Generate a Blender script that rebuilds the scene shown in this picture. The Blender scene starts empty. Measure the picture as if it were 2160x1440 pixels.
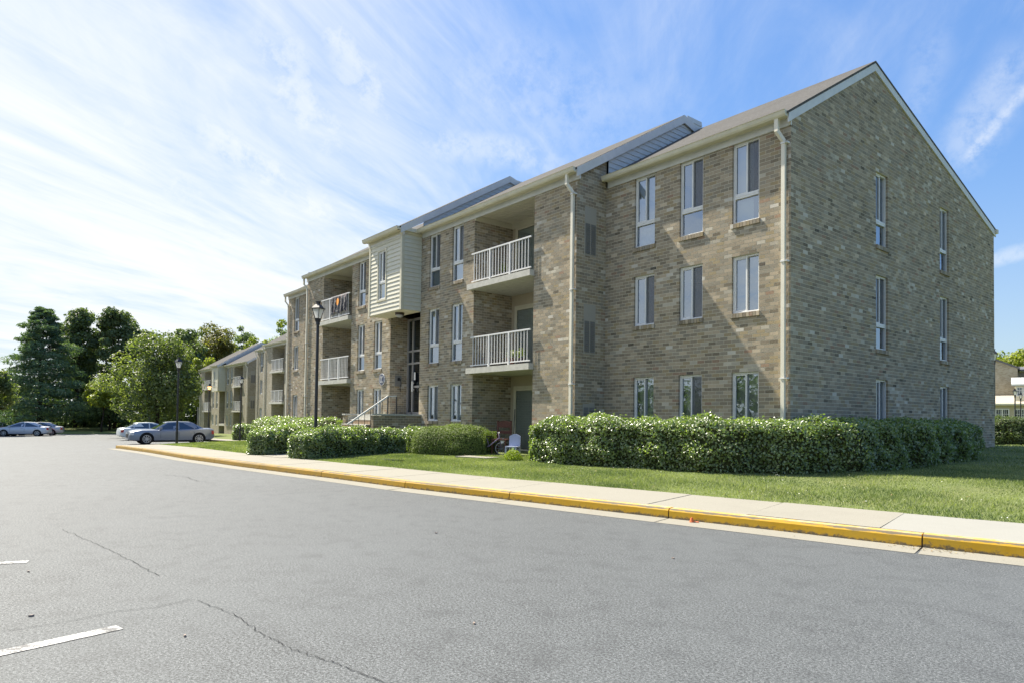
import bpy, bmesh, math, random
import numpy as np
from mathutils import Vector, Matrix
from math import radians, sin, cos, pi
rng = np.random.default_rng(7)
random.seed(7)
S = bpy.context.scene
COL = S.collection
# ------------------------------------------------------------------ camera
F_PX, ROLL, PITCH, YAW = 1413.94, radians(.768), radians(1.506), radians(-51.016)
CAM = np.array([7.527, -13.887, 1.333])
fw = np.array([sin(YAW)*cos(PITCH), cos(YAW)*cos(PITCH), sin(PITCH)])
up0 = np.array([-sin(YAW)*sin(PITCH), -cos(YAW)*sin(PITCH), cos(PITCH)])
rt0 = np.array([cos(YAW), -sin(YAW), 0])
rt = rt0*cos(ROLL)+up0*sin(ROLL); up = up0*cos(ROLL)-rt0*sin(ROLL)
cd = bpy.data.cameras.new('camera'); cam = bpy.data.objects.new('camera', cd); COL.objects.link(cam)
m = Matrix(((rt[0], up[0], -fw[0], CAM[0]), (rt[1], up[1], -fw[1], CAM[1]), (rt[2], up[2], -fw[2], CAM[2]), (0, 0, 0, 1)))
cam.matrix_world = m
cd.lens = F_PX/2160*36; cd.sensor_width = 36; cd.shift_y = (845.509-720)/2160
cd.clip_start = .1; cd.clip_end = 3000
S.camera = cam
# ------------------------------------------------------------------ light and sky
TO_SUN = Vector((-5.0, -1.16, 6.2)).normalized()
SUN_EL = math.asin(TO_SUN.z); SUN_AZ = math.atan2(TO_SUN.x, TO_SUN.y)
ld = bpy.data.lights.new('sun', 'SUN'); ld.energy = 5.0; ld.angle = radians(.53); ld.color = (1, .925, .79)
sun = bpy.data.objects.new('sun', ld); COL.objects.link(sun)
sun.rotation_euler = (-TO_SUN).to_track_quat('-Z', 'Y').to_euler(); sun.location = (-30, -10, 60)
W = bpy.data.worlds.new('World'); S.world = W; W.use_nodes = True
def build_world():
    nt = W.node_tree; nt.nodes.clear(); L = nt.links.new
    def N(t, **k):
        n = nt.nodes.new(t)
        for a, b in k.items(): setattr(n, a, b)
        return n
    def mth(op, a, b=None, clamp=False):
        n = N('ShaderNodeMath', operation=op, use_clamp=clamp)
        for i, x in enumerate((a, b)):
            if x is None: continue
            if isinstance(x, (int, float)): n.inputs[i].default_value = x
            else: L(x, n.inputs[i])
        return n.outputs[0]
    out = N('ShaderNodeOutputWorld'); bg = N('ShaderNodeBackground')
    sky = N('ShaderNodeTexSky', sky_type='NISHITA'); sky.sun_disc = False
    sky.sun_elevation = SUN_EL; sky.sun_rotation = SUN_AZ; sky.air_density = 1.1; sky.dust_density = .6; sky.ozone_density = 2.2
    tc = N('ShaderNodeTexCoord'); D = tc.outputs['Generated']
    sep = N('ShaderNodeSeparateXYZ'); L(D, sep.inputs[0])
    # project the view direction on a plane high above
    zz = mth('MAXIMUM', mth('ADD', sep.outputs[2], .06), .02)
    px = mth('DIVIDE', sep.outputs[0], zz); py = mth('DIVIDE', sep.outputs[1], zz)
    pv0 = N('ShaderNodeCombineXYZ'); L(px, pv0.inputs[0]); L(py, pv0.inputs[1])
    pv = N('ShaderNodeVectorRotate', rotation_type='Z_AXIS'); L(pv0.outputs[0], pv.inputs['Vector']); pv.inputs['Angle'].default_value = radians(CIRRUS_ANG)
    def noise(vec, scale, detail, rough, dist=0., loc=(0, 0, 0), rot=(0, 0, 0), sc=(1, 1, 1)):
        mp = N('ShaderNodeMapping'); L(vec, mp.inputs[0]); mp.inputs['Location'].default_value = loc; mp.inputs['Rotation'].default_value = rot; mp.inputs['Scale'].default_value = sc
        n = N('ShaderNodeTexNoise'); L(mp.outputs[0], n.inputs['Vector']); n.inputs['Scale'].default_value = scale
        n.inputs['Detail'].default_value = detail; n.inputs['Roughness'].default_value = rough; n.inputs['Distortion'].default_value = dist
        return n.outputs['Fac']
    def ramp(x, a, b):
        n = N('ShaderNodeMapRange', interpolation_type='SMOOTHSTEP'); L(x, n.inputs[0]); n.inputs[1].default_value = a; n.inputs[2].default_value = b
        return n.outputs[0]
    def dot(v):
        n = N('ShaderNodeVectorMath', operation='DOT_PRODUCT'); L(D, n.inputs[0]); n.inputs[1].default_value = v; return n.outputs['Value']
    ang = 0
    st = noise(pv.outputs[0], 1.0, 7, .60, 1.5, rot=(0, 0, ang), sc=(.42, 1.25, 1))
    big = noise(pv.outputs[0], .35, 3, .5, .3, loc=(3.1, 1.7, 0), rot=(0, 0, ang), sc=(.6, 1.3, 1))
    fine = noise(pv.outputs[0], 2.6, 7, .68, 1.2, loc=(.4, 5, 0), rot=(0, 0, ang+.35), sc=(.40, 1.4, 1))
    left = dot((-0.80, -0.60, 0.0))     # towards the bright, hazy side of the sky
    side = ramp(left, -.35, .80)
    th = mth('ADD', mth('ADD', mth('MULTIPLY', st, .55), mth('MULTIPLY', big, .35)), mth('MULTIPLY', fine, .22))
    c = ramp(mth('ADD', mth('SUBTRACT', th, .085), mth('MULTIPLY', side, .37)), .46, .96)
    # one thin condensation trail and its drifted veil in the clear part of the sky
    def ray(u, v):
        U, V = u-1080, v-845.509
        d = fw*F_PX+rt*U-up*V
        return d/np.linalg.norm(d)
    def trail(a, b, w, amt, soft=.3):
        p, q = ray(*a), ray(*b); n = np.cross(p, q); n /= np.linalg.norm(n); t = np.cross(n, (p+q)/2); mid = (p+q)/np.linalg.norm(p+q)
        half = abs(np.dot(p, t))
        wob = mth('MULTIPLY', mth('SUBTRACT', noise(D, 5, 4, .6), .5), w*1.6)
        dd = mth('ABSOLUTE', mth('ADD', dot(tuple(n)), wob))
        a1 = ramp(dd, w, w*.1); e = ramp(mth('ABSOLUTE', dot(tuple(t))), half, half*(1-soft))
        fr = ramp(dot(tuple(mid)), .3, .5)
        nn = ramp(noise(D, 26, 5, .7), .25, .62)
        return mth('MULTIPLY', mth('MULTIPLY', mth('MULTIPLY', a1, e), fr), mth('MULTIPLY', nn, amt))
    tr = [trail((2190, 165), (2030, 350), .010, .5), trail((2200, 60), (1990, 400), .05, .3, .6), trail((1990, 0), (1900, 330), .035, .16, .7),
          trail((430, -80), (800, 430), .060, .38, .8), trail((560, -80), (900, 330), .050, .38, .8), trail((740, 250), (1300, 370), .040, .34, .8), trail((700, 60), (1500, 330), .09, .20, .8), trail((0, 60), (560, 560), .08, .35, .8),
          trail((300, 180), (800, 520), .05, .4, .6), trail((2070, 560), (2200, 520), .016, .4, .5)]
    for t in tr: c = mth('MAXIMUM', c, mth('ADD', mth('MULTIPLY', c, .6), t))
    hor = ramp(sep.outputs[2], .36, -.02)
    c = mth('MINIMUM', mth('MAXIMUM', c, mth('MULTIPLY', hor, mth('ADD', mth('MULTIPLY', side, .34), .32))), .96)
    tint = N('ShaderNodeMixRGB', blend_type='MULTIPLY'); tint.inputs[0].default_value = 1; L(sky.outputs[0], tint.inputs[1]); tint.inputs[2].default_value = SKY_TINT
    lum = N('ShaderNodeVectorMath', operation='DOT_PRODUCT'); L(tint.outputs[0], lum.inputs[0]); lum.inputs[1].default_value = (.3, .5, .2)
    kk = mth('ADD', mth('MULTIPLY', lum.outputs['Value'], SKY_K), SKY_M); k1 = N('ShaderNodeCombineXYZ')
    for i_ in range(3): L(kk, k1.inputs[i_])
    k2 = N('ShaderNodeVectorMath', operation='DIVIDE'); L(tint.outputs[0], k2.inputs[0]); L(k1.outputs[0], k2.inputs[1])
    mix = N('ShaderNodeMixRGB'); L(c, mix.inputs[0]); L(k2.outputs[0], mix.inputs[1]); mix.inputs[2].default_value = CLOUD_COL
    L(mix.outputs[0], bg.inputs[0]); bg.inputs[1].default_value = SKY_STR
    L(bg.outputs[0], out.inputs[0])
CIRRUS_ANG = -124
SKY_STR = .09
SKY_K, SKY_M = .225, .60
SKY_TINT = (.80, 1.0, 1.22, 1)
CLOUD_COL = (5.0, 5.15, 5.25, 1)
build_world()
S.view_settings.view_transform = 'Standard'; S.view_settings.look = 'None'; S.view_settings.gamma = 1
S.view_settings.use_curve_mapping = False; S.view_settings.exposure = 1.2
S.cycles.max_bounces = 6; S.cycles.transparent_max_bounces = 12; S.cycles.caustics_reflective = False; S.cycles.caustics_refractive = False

# ------------------------------------------------------------------ materials
def mat(name, rgb=(.5, .5, .5), rough=.8, spec=.5, metal=0., var=0., vscale=4., bump=0., bscale=60., fn=None, alpha=None, emit=None, second=None):
    mt = bpy.data.materials.new(name); mt.use_nodes = True; nt = mt.node_tree; L = nt.links.new
    b = nt.nodes['Principled BSDF']; b.inputs['Base Color'].default_value = (*rgb, 1); b.inputs['Roughness'].default_value = rough
    b.inputs['Specular IOR Level'].default_value = spec; b.inputs['Metallic'].default_value = metal
    geo = nt.nodes.new('ShaderNodeNewGeometry')
    col = None
    if var or second:
        n = nt.nodes.new('ShaderNodeTexNoise'); n.inputs['Scale'].default_value = vscale; n.inputs['Detail'].default_value = 6; n.inputs['Roughness'].default_value = .65
        L(geo.outputs['Position'], n.inputs['Vector'])
        mr = nt.nodes.new('ShaderNodeMapRange'); L(n.outputs['Fac'], mr.inputs[0]); mr.inputs[1].default_value = .3; mr.inputs[2].default_value = .7
        mx = nt.nodes.new('ShaderNodeMixRGB'); L(mr.outputs[0], mx.inputs[0])
        s2 = second or tuple(c*(1+var) for c in rgb); s1 = rgb if second else tuple(c*(1-var) for c in rgb)
        mx.inputs[1].default_value = (*s1, 1); mx.inputs[2].default_value = (*s2, 1)
        L(mx.outputs[0], b.inputs['Base Color']); col = mx.outputs[0]
    if bump:
        n = nt.nodes.new('ShaderNodeTexNoise'); n.inputs['Scale'].default_value = bscale; n.inputs['Detail'].default_value = 4; L(geo.outputs['Position'], n.inputs['Vector'])
        bp = nt.nodes.new('ShaderNodeBump'); bp.inputs['Strength'].default_value = bump; bp.inputs['Distance'].default_value = .01
        L(n.outputs['Fac'], bp.inputs['Height']); L(bp.outputs[0], b.inputs['Normal'])
    if emit: b.inputs['Emission Color'].default_value = (*emit[0], 1); b.inputs['Emission Strength'].default_value = emit[1]
    if fn: fn(nt, b, geo, col)
    return mt
def NT(nt):
    def N(t, **k):
        n = nt.nodes.new(t)
        for a, v in k.items(): setattr(n, a, v)
        return n
    return N
def rmp(nt, src, a, b, c0=0., c1=1., smooth=False):
    n = nt.nodes.new('ShaderNodeMapRange'); nt.links.new(src, n.inputs[0])
    for i, v in enumerate((a, b, c0, c1)): n.inputs[i+1].default_value = v
    if smooth: n.interpolation_type = 'SMOOTHSTEP'
    return n.outputs[0]
def noi(nt, vec, scale, detail=4, rough=.6, kind='noise'):
    n = nt.nodes.new('ShaderNodeTexNoise' if kind == 'noise' else 'ShaderNodeTexVoronoi'); nt.links.new(vec, n.inputs['Vector']); n.inputs['Scale'].default_value = scale
    if kind == 'noise': n.inputs['Detail'].default_value = detail; n.inputs['Roughness'].default_value = rough
    return n.outputs['Fac'] if kind == 'noise' else n.outputs['Distance']
def mixc(nt, fac, a, b):
    n = nt.nodes.new('ShaderNodeMixRGB')
    if isinstance(fac, float): n.inputs[0].default_value = fac
    else: nt.links.new(fac, n.inputs[0])
    for i, x in ((1, a), (2, b)):
        if isinstance(x, tuple): n.inputs[i].default_value = (*x, 1)
        else: nt.links.new(x, n.inputs[i])
    return n.outputs[0]
def f_brick(nt, b, geo, col):
    a = nt.nodes.new('ShaderNodeAttribute'); a.attribute_name = 'tint'; P = geo.outputs['Position']
    n1 = noi(nt, P, 38, 5, .7); n2 = noi(nt, P, 9, 4, .6)
    c = mixc(nt, rmp(nt, n1, .35, .7), a.outputs['Color'], (.40, .35, .26))
    n = nt.nodes.new('ShaderNodeMixRGB'); n.inputs[0].default_value = .45; nt.links.new(a.outputs['Color'], n.inputs[1]); nt.links.new(c, n.inputs[2])
    c2 = mixc(nt, rmp(nt, n2, .62, .75, 0, .35), n.outputs[0], (.44, .42, .36))
    st = noi(nt, P, .45, 5, .65)
    c3 = mixc(nt, rmp(nt, st, .48, .75, 0, .30), c2, (.13, .115, .085))
    nt.links.new(c3, b.inputs['Base Color'])
    bp = nt.nodes.new('ShaderNodeBump'); bp.inputs['Strength'].default_value = .5; bp.inputs['Distance'].default_value = .004; nt.links.new(n1, bp.inputs['Height']); nt.links.new(bp.outputs[0], b.inputs['Normal'])
M_BRICK = mat('brick', (.3, .26, .2), .92, .2, fn=f_brick)
M_MORTAR = mat('mortar', (.54, .50, .39), .95, .1, var=.18, vscale=8)
def f_farbrick(nt, b, geo, col):
    uv = nt.nodes.new('ShaderNodeUVMap'); br = nt.nodes.new('ShaderNodeTexBrick'); nt.links.new(uv.outputs[0], br.inputs['Vector'])
    br.inputs['Color1'].default_value = (.26, .225, .16, 1); br.inputs['Color2'].default_value = (.36, .33, .26, 1); br.inputs['Mortar'].default_value = (.42, .39, .31, 1)
    br.inputs['Scale'].default_value = 1; br.inputs['Mortar Size'].default_value = .006; br.inputs['Brick Width'].default_value = .213; br.inputs['Row Height'].default_value = .0846
    P = geo.outputs['Position']; n = noi(nt, P, 1.2, 5, .7)
    nt.links.new(mixc(nt, rmp(nt, n, .5, .7, 0, .45), br.outputs['Color'], (.50, .46, .38)), b.inputs['Base Color'])
M_FARBRICK = mat('distant_brick', (.3, .26, .2), .9, .2, fn=f_farbrick)
M_TRIM = mat('white_trim', (.62, .62, .60), .5, .4, var=.08, vscale=3)
M_CREAM = mat('cream_trim', (.60, .56, .43), .5, .4, var=.1, vscale=2.5)
M_PIPE = mat('cream_pipe', (.70, .66, .55), .45, .4, var=.06, vscale=4)
M_SIDING = mat('cream_siding', (.62, .60, .50), .55, .35, var=.05, vscale=5)
M_VINYL = mat('white_vinyl', (.70, .70, .68), .4, .5, var=.06, vscale=6)
M_DARK = mat('dark_void', (.015, .015, .014), .9, .1)
M_SCREEN = mat('insect_screen', (.09, .09, .095), .8, .2)
M_BLIND = mat('vertical_blind', (.60, .64, .58), .8, .2)
M_CURTAIN = mat('curtain', (.50, .50, .47), .9, .1, var=.15, vscale=9)
M_CONC = mat('slab_concrete', (.50, .49, .44), .85, .2, var=.15, vscale=6, bump=.2, bscale=80)
M_STUCCO = mat('tan_stucco', (.44, .38, .28), .9, .2, var=.05, vscale=4)
M_SOFFIT = mat('soffit_board', (.62, .59, .46), .6, .3, var=.05)
M_RAIL = mat('white_railing', (.66, .66, .65), .4, .5)
M_VENT = mat('wall_vent_metal', (.19, .19, .18), .6, .4)
M_VENTF = mat('wall_vent_frame', (.36, .34, .29), .7, .3)
M_IRON = mat('black_iron', (.02, .021, .024), .35, .5, var=.3, vscale=30)
M_SHINGLE = None
def f_shingle(nt, b, geo, col):
    P = geo.outputs['Position']; n = noi(nt, P, 14, 5, .7); n2 = noi(nt, P, .8, 5, .6)
    c = mixc(nt, rmp(nt, n, .3, .7), (.066, .065, .063), (.135, .131, .125))
    nt.links.new(mixc(nt, rmp(nt, n2, .45, .75, 0, .5), c, (.072, .066, .058)), b.inputs['Base Color'])
M_SHINGLE = mat('roof_shingles', rough=.95, spec=.1, fn=f_shingle)
def glass(name, refl=.30, tint=(.80, .84, .83)):
    mt = bpy.data.materials.new(name); mt.use_nodes = True; nt = mt.node_tree; nt.nodes.clear(); N = NT(nt); L = nt.links.new
    o = N('ShaderNodeOutputMaterial'); t = N('ShaderNodeBsdfTransparent'); t.inputs[0].default_value = (*tint, 1)
    g = N('ShaderNodeBsdfGlossy'); g.inputs['Roughness'].default_value = .02; g.inputs[0].default_value = (.76, .87, 1, 1)
    fr = N('ShaderNodeFresnel'); fr.inputs[0].default_value = 1.5
    geo = N('ShaderNodeNewGeometry'); nz = N('ShaderNodeTexNoise'); nz.inputs['Scale'].default_value = 1.7; nz.inputs['Detail'].default_value = 2; L(geo.outputs['Position'], nz.inputs['Vector'])
    bp = N('ShaderNodeBump'); bp.inputs['Strength'].default_value = .12; bp.inputs['Distance'].default_value = .03; L(nz.outputs['Fac'], bp.inputs['Height']); L(bp.outputs[0], g.inputs['Normal'])
    ad = N('ShaderNodeMath', operation='MULTIPLY_ADD', use_clamp=True); L(fr.outputs[0], ad.inputs[0]); ad.inputs[1].default_value = .9; ad.inputs[2].default_value = refl
    mx = N('ShaderNodeMixShader'); L(ad.outputs[0], mx.inputs[0]); L(t.outputs[0], mx.inputs[1]); L(g.outputs[0], mx.inputs[2]); L(mx.outputs[0], o.inputs[0])
    return mt
M_GLASS = glass('window_glass')
M_GLASSD = glass('dark_glass', .12, (.10, .11, .11))
M_LAMPLIT = mat('lit_lantern_glass', (.8, .6, .4), .4, .5, emit=((1, .50, .18), 1.3))
def f_asphalt(nt, b, geo, col):
    P = geo.outputs['Position']
    a = noi(nt, P, 62, 8, .84); v = noi(nt, P, 75, kind='vor'); big = noi(nt, P, .35, 5, .6); mid = noi(nt, P, 3.5, 4, .6)
    c = mixc(nt, rmp(nt, a, .43, .585), (.018, .020, .021), (.158, .171, .176))
    c = mixc(nt, rmp(nt, noi(nt, P, 30, 3, .8), .56, .68, 0, .5), c, (.19, .20, .205))
    c = mixc(nt, rmp(nt, v, .22, .10), c, (.36, .38, .39))
    c = mixc(nt, rmp(nt, big, .42, .68, 0, .35), c, (.112, .122, .126))
    c = mixc(nt, rmp(nt, mid, .5, .75, 0, .4), c, (.035, .037, .040))
    c = mixc(nt, rmp(nt, noi(nt, P, .9, 6, .7), .60, .74, 0, .45), c, (.03, .031, .033))
    nt.links.new(c, b.inputs['Base Color'])
    bp = nt.nodes.new('ShaderNodeBump'); bp.inputs['Strength'].default_value = .2; bp.inputs['Distance'].default_value = .004; nt.links.new(a, bp.inputs['Height']); nt.links.new(bp.outputs[0], b.inputs['Normal'])
M_ASPH = mat('asphalt', rough=.74, spec=.4, fn=f_asphalt)
M_CRACK = mat('crack_tar', (.035, .035, .035), .9, .1)
def f_paint(nt, b, geo, col):
    P = geo.outputs['Position']; n = noi(nt, P, 60, 4, .75); m2 = noi(nt, P, 7, 3, .6)
    add = nt.nodes.new('ShaderNodeMath'); nt.links.new(n, add.inputs[0]); nt.links.new(m2, add.inputs[1])
    nt.links.new(mixc(nt, rmp(nt, add.outputs[0], .90, 1.08), (.10, .10, .10), (.46, .46, .45)), b.inputs['Base Color'])
M_PAINT = mat('worn_white_paint', rough=.7, fn=f_paint)
def f_conc(base, sp):
    def f(nt, b, geo, col):
        P = geo.outputs['Position']; a = noi(nt, P, 110, 3, .8); big = noi(nt, P, 1.1, 5, .65)
        c = mixc(nt, rmp(nt, a, .3, .7), tuple(x*(1-sp) for x in base), tuple(x*(1+sp*.6) for x in base))
        c = mixc(nt, rmp(nt, big, .5, .8, 0, .35), c, tuple(x*.72 for x in base))
        nt.links.new(c, b.inputs['Base Color'])
        bp = nt.nodes.new('ShaderNodeBump'); bp.inputs['Strength'].default_value = .2; bp.inputs['Distance'].default_value = .003; nt.links.new(a, bp.inputs['Height']); nt.links.new(bp.outputs[0], b.inputs['Normal'])
    return f
M_WALK = mat('sidewalk_concrete', rough=.9, spec=.2, fn=f_conc((.295, .28, .235), .30))
M_WALK2 = mat('newer_concrete', rough=.85, spec=.2, fn=f_conc((.30, .295, .265), .14))
M_GUTTERPAN = mat('gutter_pan_concrete', rough=.9, spec=.2, fn=f_conc((.28, .265, .22), .30))
def f_kerb(nt, b, geo, col):
    P = geo.outputs['Position']; n = noi(nt, P, 14, 6, .75); n2 = noi(nt, P, 2.2, 5, .7)
    uv = nt.nodes.new('ShaderNodeUVMap'); sp = nt.nodes.new('ShaderNodeSeparateXYZ'); nt.links.new(uv.outputs[0], sp.inputs[0]); V = sp.outputs[1]
    y = mixc(nt, rmp(nt, n2, .35, .7), (.46, .26, .012), (.60, .37, .025))
    edge = nt.nodes.new('ShaderNodeMath'); edge.operation = 'MULTIPLY_ADD'; nt.links.new(n, edge.inputs[0]); edge.inputs[1].default_value = .5; nt.links.new(rmp(nt, V, .0, .34, .30, 0.), edge.inputs[2])
    top = nt.nodes.new('ShaderNodeMath'); top.operation = 'MULTIPLY_ADD'; nt.links.new(n2, top.inputs[0]); top.inputs[1].default_value = .55
    bell = nt.nodes.new('ShaderNodeMath'); bell.operation = 'ABSOLUTE'; sb = nt.nodes.new('ShaderNodeMath'); sb.operation = 'SUBTRACT'; nt.links.new(V, sb.inputs[0]); sb.inputs[1].default_value = .56; nt.links.new(sb.outputs[0], bell.inputs[0])
    nt.links.new(rmp(nt, bell.outputs[0], .0, .13, .22, 0.), top.inputs[2])
    c = mixc(nt, rmp(nt, edge.outputs[0], .33, .41), y, (.10, .085, .06))
    c = mixc(nt, rmp(nt, top.outputs[0], .36, .43), c, (.14, .12, .09))
    c = mixc(nt, rmp(nt, V, .58, .75, 0, .45), c, (.60, .50, .23))
    wn = nt.nodes.new('ShaderNodeMath'); wn.operation = 'MULTIPLY'; nt.links.new(rmp(nt, V, .58, .68, 0, 1), wn.inputs[0]); nt.links.new(rmp(nt, noi(nt, P, 6, 7, .8), .47, .58), wn.inputs[1])
    c = mixc(nt, wn.outputs[0], c, (.42, .38, .29))
    c = mixc(nt, rmp(nt, noi(nt, P, 9, 7, .8), .60, .66, 0, .85), c, (.15, .12, .08))
    sx = nt.nodes.new('ShaderNodeSeparateXYZ'); nt.links.new(P, sx.inputs[0])
    gm = nt.nodes.new('ShaderNodeMath'); gm.operation = 'MULTIPLY_ADD'; nt.links.new(n2, gm.inputs[0]); gm.inputs[1].default_value = 1.1; nt.links.new(rmp(nt, sx.outputs[0], 1, -9, -.35, .25), gm.inputs[2]); gm.use_clamp = True
    c = mixc(nt, rmp(nt, gm.outputs[0], .1, .9, 0, .8), c, (.20, .135, .045))
    nt.links.new(c, b.inputs['Base Color'])
M_KERB = mat('yellow_kerb_paint', rough=.7, spec=.3, fn=f_kerb)
def f_lawn(nt, b, geo, col):
    P = geo.outputs['Position']; a = noi(nt, P, 40, 4, .75); big = noi(nt, P, .7, 5, .65)
    c = mixc(nt, rmp(nt, a, .3, .7), (.08, .11, .035), (.20, .23, .09))
    c = mixc(nt, rmp(nt, big, .5, .72, 0, .5), c, (.20, .19, .09))
    nt.links.new(c, b.inputs['Base Color'])
M_LAWN = mat('lawn_soil_and_grass', rough=.95, spec=.1, fn=f_lawn)
M_GROUND = mat('distant_ground', (.06, .09, .03), .95, .1, var=.3, vscale=.3)
M_MULCH = mat('mulch', (.07, .05, .035), .95, .1, var=.4, vscale=30)
def leafmat(name, c1, c2, rough=.45, spec=.5, trans=.25):
    mt = bpy.data.materials.new(name); mt.use_nodes = True; nt = mt.node_tree; N = NT(nt); L = nt.links.new
    b = nt.nodes['Principled BSDF']; o = nt.nodes['Material Output']
    at = N('ShaderNodeAttribute'); at.attribute_name = 'leaf'
    c = mixc(nt, at.outputs['Fac'], c1, c2); L(c, b.inputs['Base Color']); b.inputs['Roughness'].default_value = rough; b.inputs['Specular IOR Level'].default_value = spec
    if name.startswith('glossy'): b.inputs['Coat Weight'].default_value = .7; b.inputs['Coat Roughness'].default_value = .38; b.inputs['Coat IOR'].default_value = 1.7
    tr = N('ShaderNodeBsdfTranslucent'); g = N('ShaderNodeMixRGB'); g.blend_type = 'MULTIPLY'; g.inputs[0].default_value = 1; L(c, g.inputs[1]); g.inputs[2].default_value = (1.7, 1.9, .6, 1); L(g.outputs[0], tr.inputs[0])
    mx = N('ShaderNodeMixShader'); mx.inputs[0].default_value = trans; L(b.outputs[0], mx.inputs[1]); L(tr.outputs[0], mx.inputs[2]); L(mx.outputs[0], o.inputs[0])
    return mt
M_HEDGE = leafmat('glossy_hedge_leaf', (.095, .145, .045), (.27, .34, .12), .36, 1.0, .36)
M_BOX = leafmat('fine_shrub_leaf', (.10, .145, .04), (.24, .30, .08), .5, .4, .25)
M_YELLOW = leafmat('yellow_green_leaf', (.16, .22, .03), (.30, .36, .05), .5, .4, .3)
M_GRASS = leafmat('grass_blade', (.085, .125, .05), (.31, .34, .17), .6, .25, .3)
M_PINE = leafmat('pine_needles', (.075, .125, .08), (.19, .26, .15), .6, .3, .2)
M_OAK = leafmat('dark_tree_leaf', (.065, .095, .045), (.17, .215, .10), .5, .4, .3)
M_MAPLE = leafmat('mid_green_leaf', (.07, .10, .035), (.22, .255, .105), .5, .4, .35)
M_LIGHTTREE = leafmat('light_green_leaf', (.14, .18, .03), (.28, .30, .06), .5, .4, .35)
M_OLIVE = leafmat('olive_leaf', (.11, .11, .035), (.25, .23, .08), .5, .4, .35)
M_GREYTREE = leafmat('grey_green_leaf', (.12, .16, .10), (.25, .30, .20), .6, .3, .35)
def frosted():
    mt = bpy.data.materials.new('lantern_glass'); mt.use_nodes = True; nt = mt.node_tree; N = NT(nt); b = nt.nodes['Principled BSDF']; b.inputs['Base Color'].default_value = (.8, .82, .82, 1); b.inputs['Roughness'].default_value = .2
    tr = N('ShaderNodeBsdfTranslucent'); tr.inputs[0].default_value = (.9, .92, .92, 1); tp = N('ShaderNodeBsdfTransparent'); m1 = N('ShaderNodeMixShader'); m2 = N('ShaderNodeMixShader'); m1.inputs[0].default_value = .5; m2.inputs[0].default_value = .35
    L = nt.links.new; L(b.outputs[0], m1.inputs[1]); L(tr.outputs[0], m1.inputs[2]); L(m1.outputs[0], m2.inputs[1]); L(tp.outputs[0], m2.inputs[2]); L(m2.outputs[0], nt.nodes['Material Output'].inputs[0]); return mt
M_LAMPGLASS = frosted()
M_BARK = mat('bark', (.045, .036, .028), .95, .1, var=.35, vscale=6)

# ------------------------------------------------------------------ mesh helpers
class MB:
    def __init__(s): s.v = []; s.f = []; s.m = []; s.uv = []
    def quad(s, p, mi=0, uv=None):
        i = len(s.v); s.v += [tuple(map(float, q)) for q in p]; s.f.append(tuple(range(i, i+len(p)))); s.m.append(mi); s.uv.append(uv)
    def box(s, x0, x1, y0, y1, z0, z1, mi=0, skip=''):
        i = len(s.v); s.v += [(x, y, z) for z in (z0, z1) for y in (y0, y1) for x in (x0, x1)]
        F = {'b': (0, 2, 3, 1), 't': (4, 5, 7, 6), 'f': (0, 1, 5, 4), 'k': (2, 6, 7, 3), 'l': (0, 4, 6, 2), 'r': (1, 3, 7, 5)}
        for k, q in F.items():
            if k in skip: continue
            s.f.append(tuple(i+a for a in q)); s.m.append(mi); s.uv.append(None)
    def hexa(s, p, mi=0):   # 8 points: bottom 4 (ccw), top 4
        i = len(s.v); s.v += [tuple(map(float, q)) for q in p]
        for q in ((0, 3, 2, 1), (4, 5, 6, 7), (0, 1, 5, 4), (1, 2, 6, 5), (2, 3, 7, 6), (3, 0, 4, 7)):
            s.f.append(tuple(i+a for a in q)); s.m.append(mi); s.uv.append(None)
    def bar(s, a, b, w, h=None, mi=0):   # square bar between two points
        a, b = Vector(a), Vector(b); d = (b-a).normalized(); h = h or w
        x = d.cross(Vector((0, 0, 1)));  x = Vector((1, 0, 0)) if x.length < 1e-3 else x.normalized(); z = x.cross(d)
        P = []
        for c in (a, b):
            for sx, sz in ((-1, -1), (1, -1), (1, 1), (-1, 1)): P.append(c+x*sx*w/2+z*sz*h/2)
        s.hexa(P, mi)
    def tube(s, pts, rad, n=8, mi=0, cap=True):
        pts = [Vector(p) for p in pts]; i0 = len(s.v)
        if not hasattr(rad, '__len__'): rad = [rad]*len(pts)
        prev = None
        for k, p in enumerate(pts):
            d = (pts[min(k+1, len(pts)-1)]-pts[max(k-1, 0)]).normalized()
            if prev is None:
                prev = d.cross(Vector((0, 0, 1))); prev = Vector((1, 0, 0)) if prev.length < 1e-3 else prev.normalized()
            x = (prev-d*prev.dot(d)).normalized(); y = d.cross(x); prev = x
            for j in range(n): s.v.append(tuple(p+x*cos(2*pi*j/n)*rad[k]+y*sin(2*pi*j/n)*rad[k]))
        for k in range(len(pts)-1):
            for j in range(n):
                a = i0+k*n+j; b = i0+k*n+(j+1) % n; s.f.append((a, b, b+n, a+n)); s.m.append(mi); s.uv.append(None)
        if cap:
            s.f.append(tuple(i0+n-1-j for j in range(n))); s.m.append(mi); s.uv.append(None)
            s.f.append(tuple(i0+(len(pts)-1)*n+j for j in range(n))); s.m.append(mi); s.uv.append(None)
    def mesh(s, name, mats, smooth=False):
        me = bpy.data.meshes.new(name); me.from_pydata(s.v, [], s.f)
        for m_ in (mats if isinstance(mats, (list, tuple)) else [mats]): me.materials.append(m_)
        me.polygons.foreach_set('material_index', s.m)
        if any(u is not None for u in s.uv):
            uvl = me.uv_layers.new(name='UVMap'); dat = []
            for f, u in zip(s.f, s.uv): dat += [c for q in (u or [(0, 0)]*len(f)) for c in q]
            uvl.data.foreach_set('uv', dat)
        if smooth: me.polygons.foreach_set('use_smooth', [True]*len(s.f))
        me.update(); return me
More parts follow.
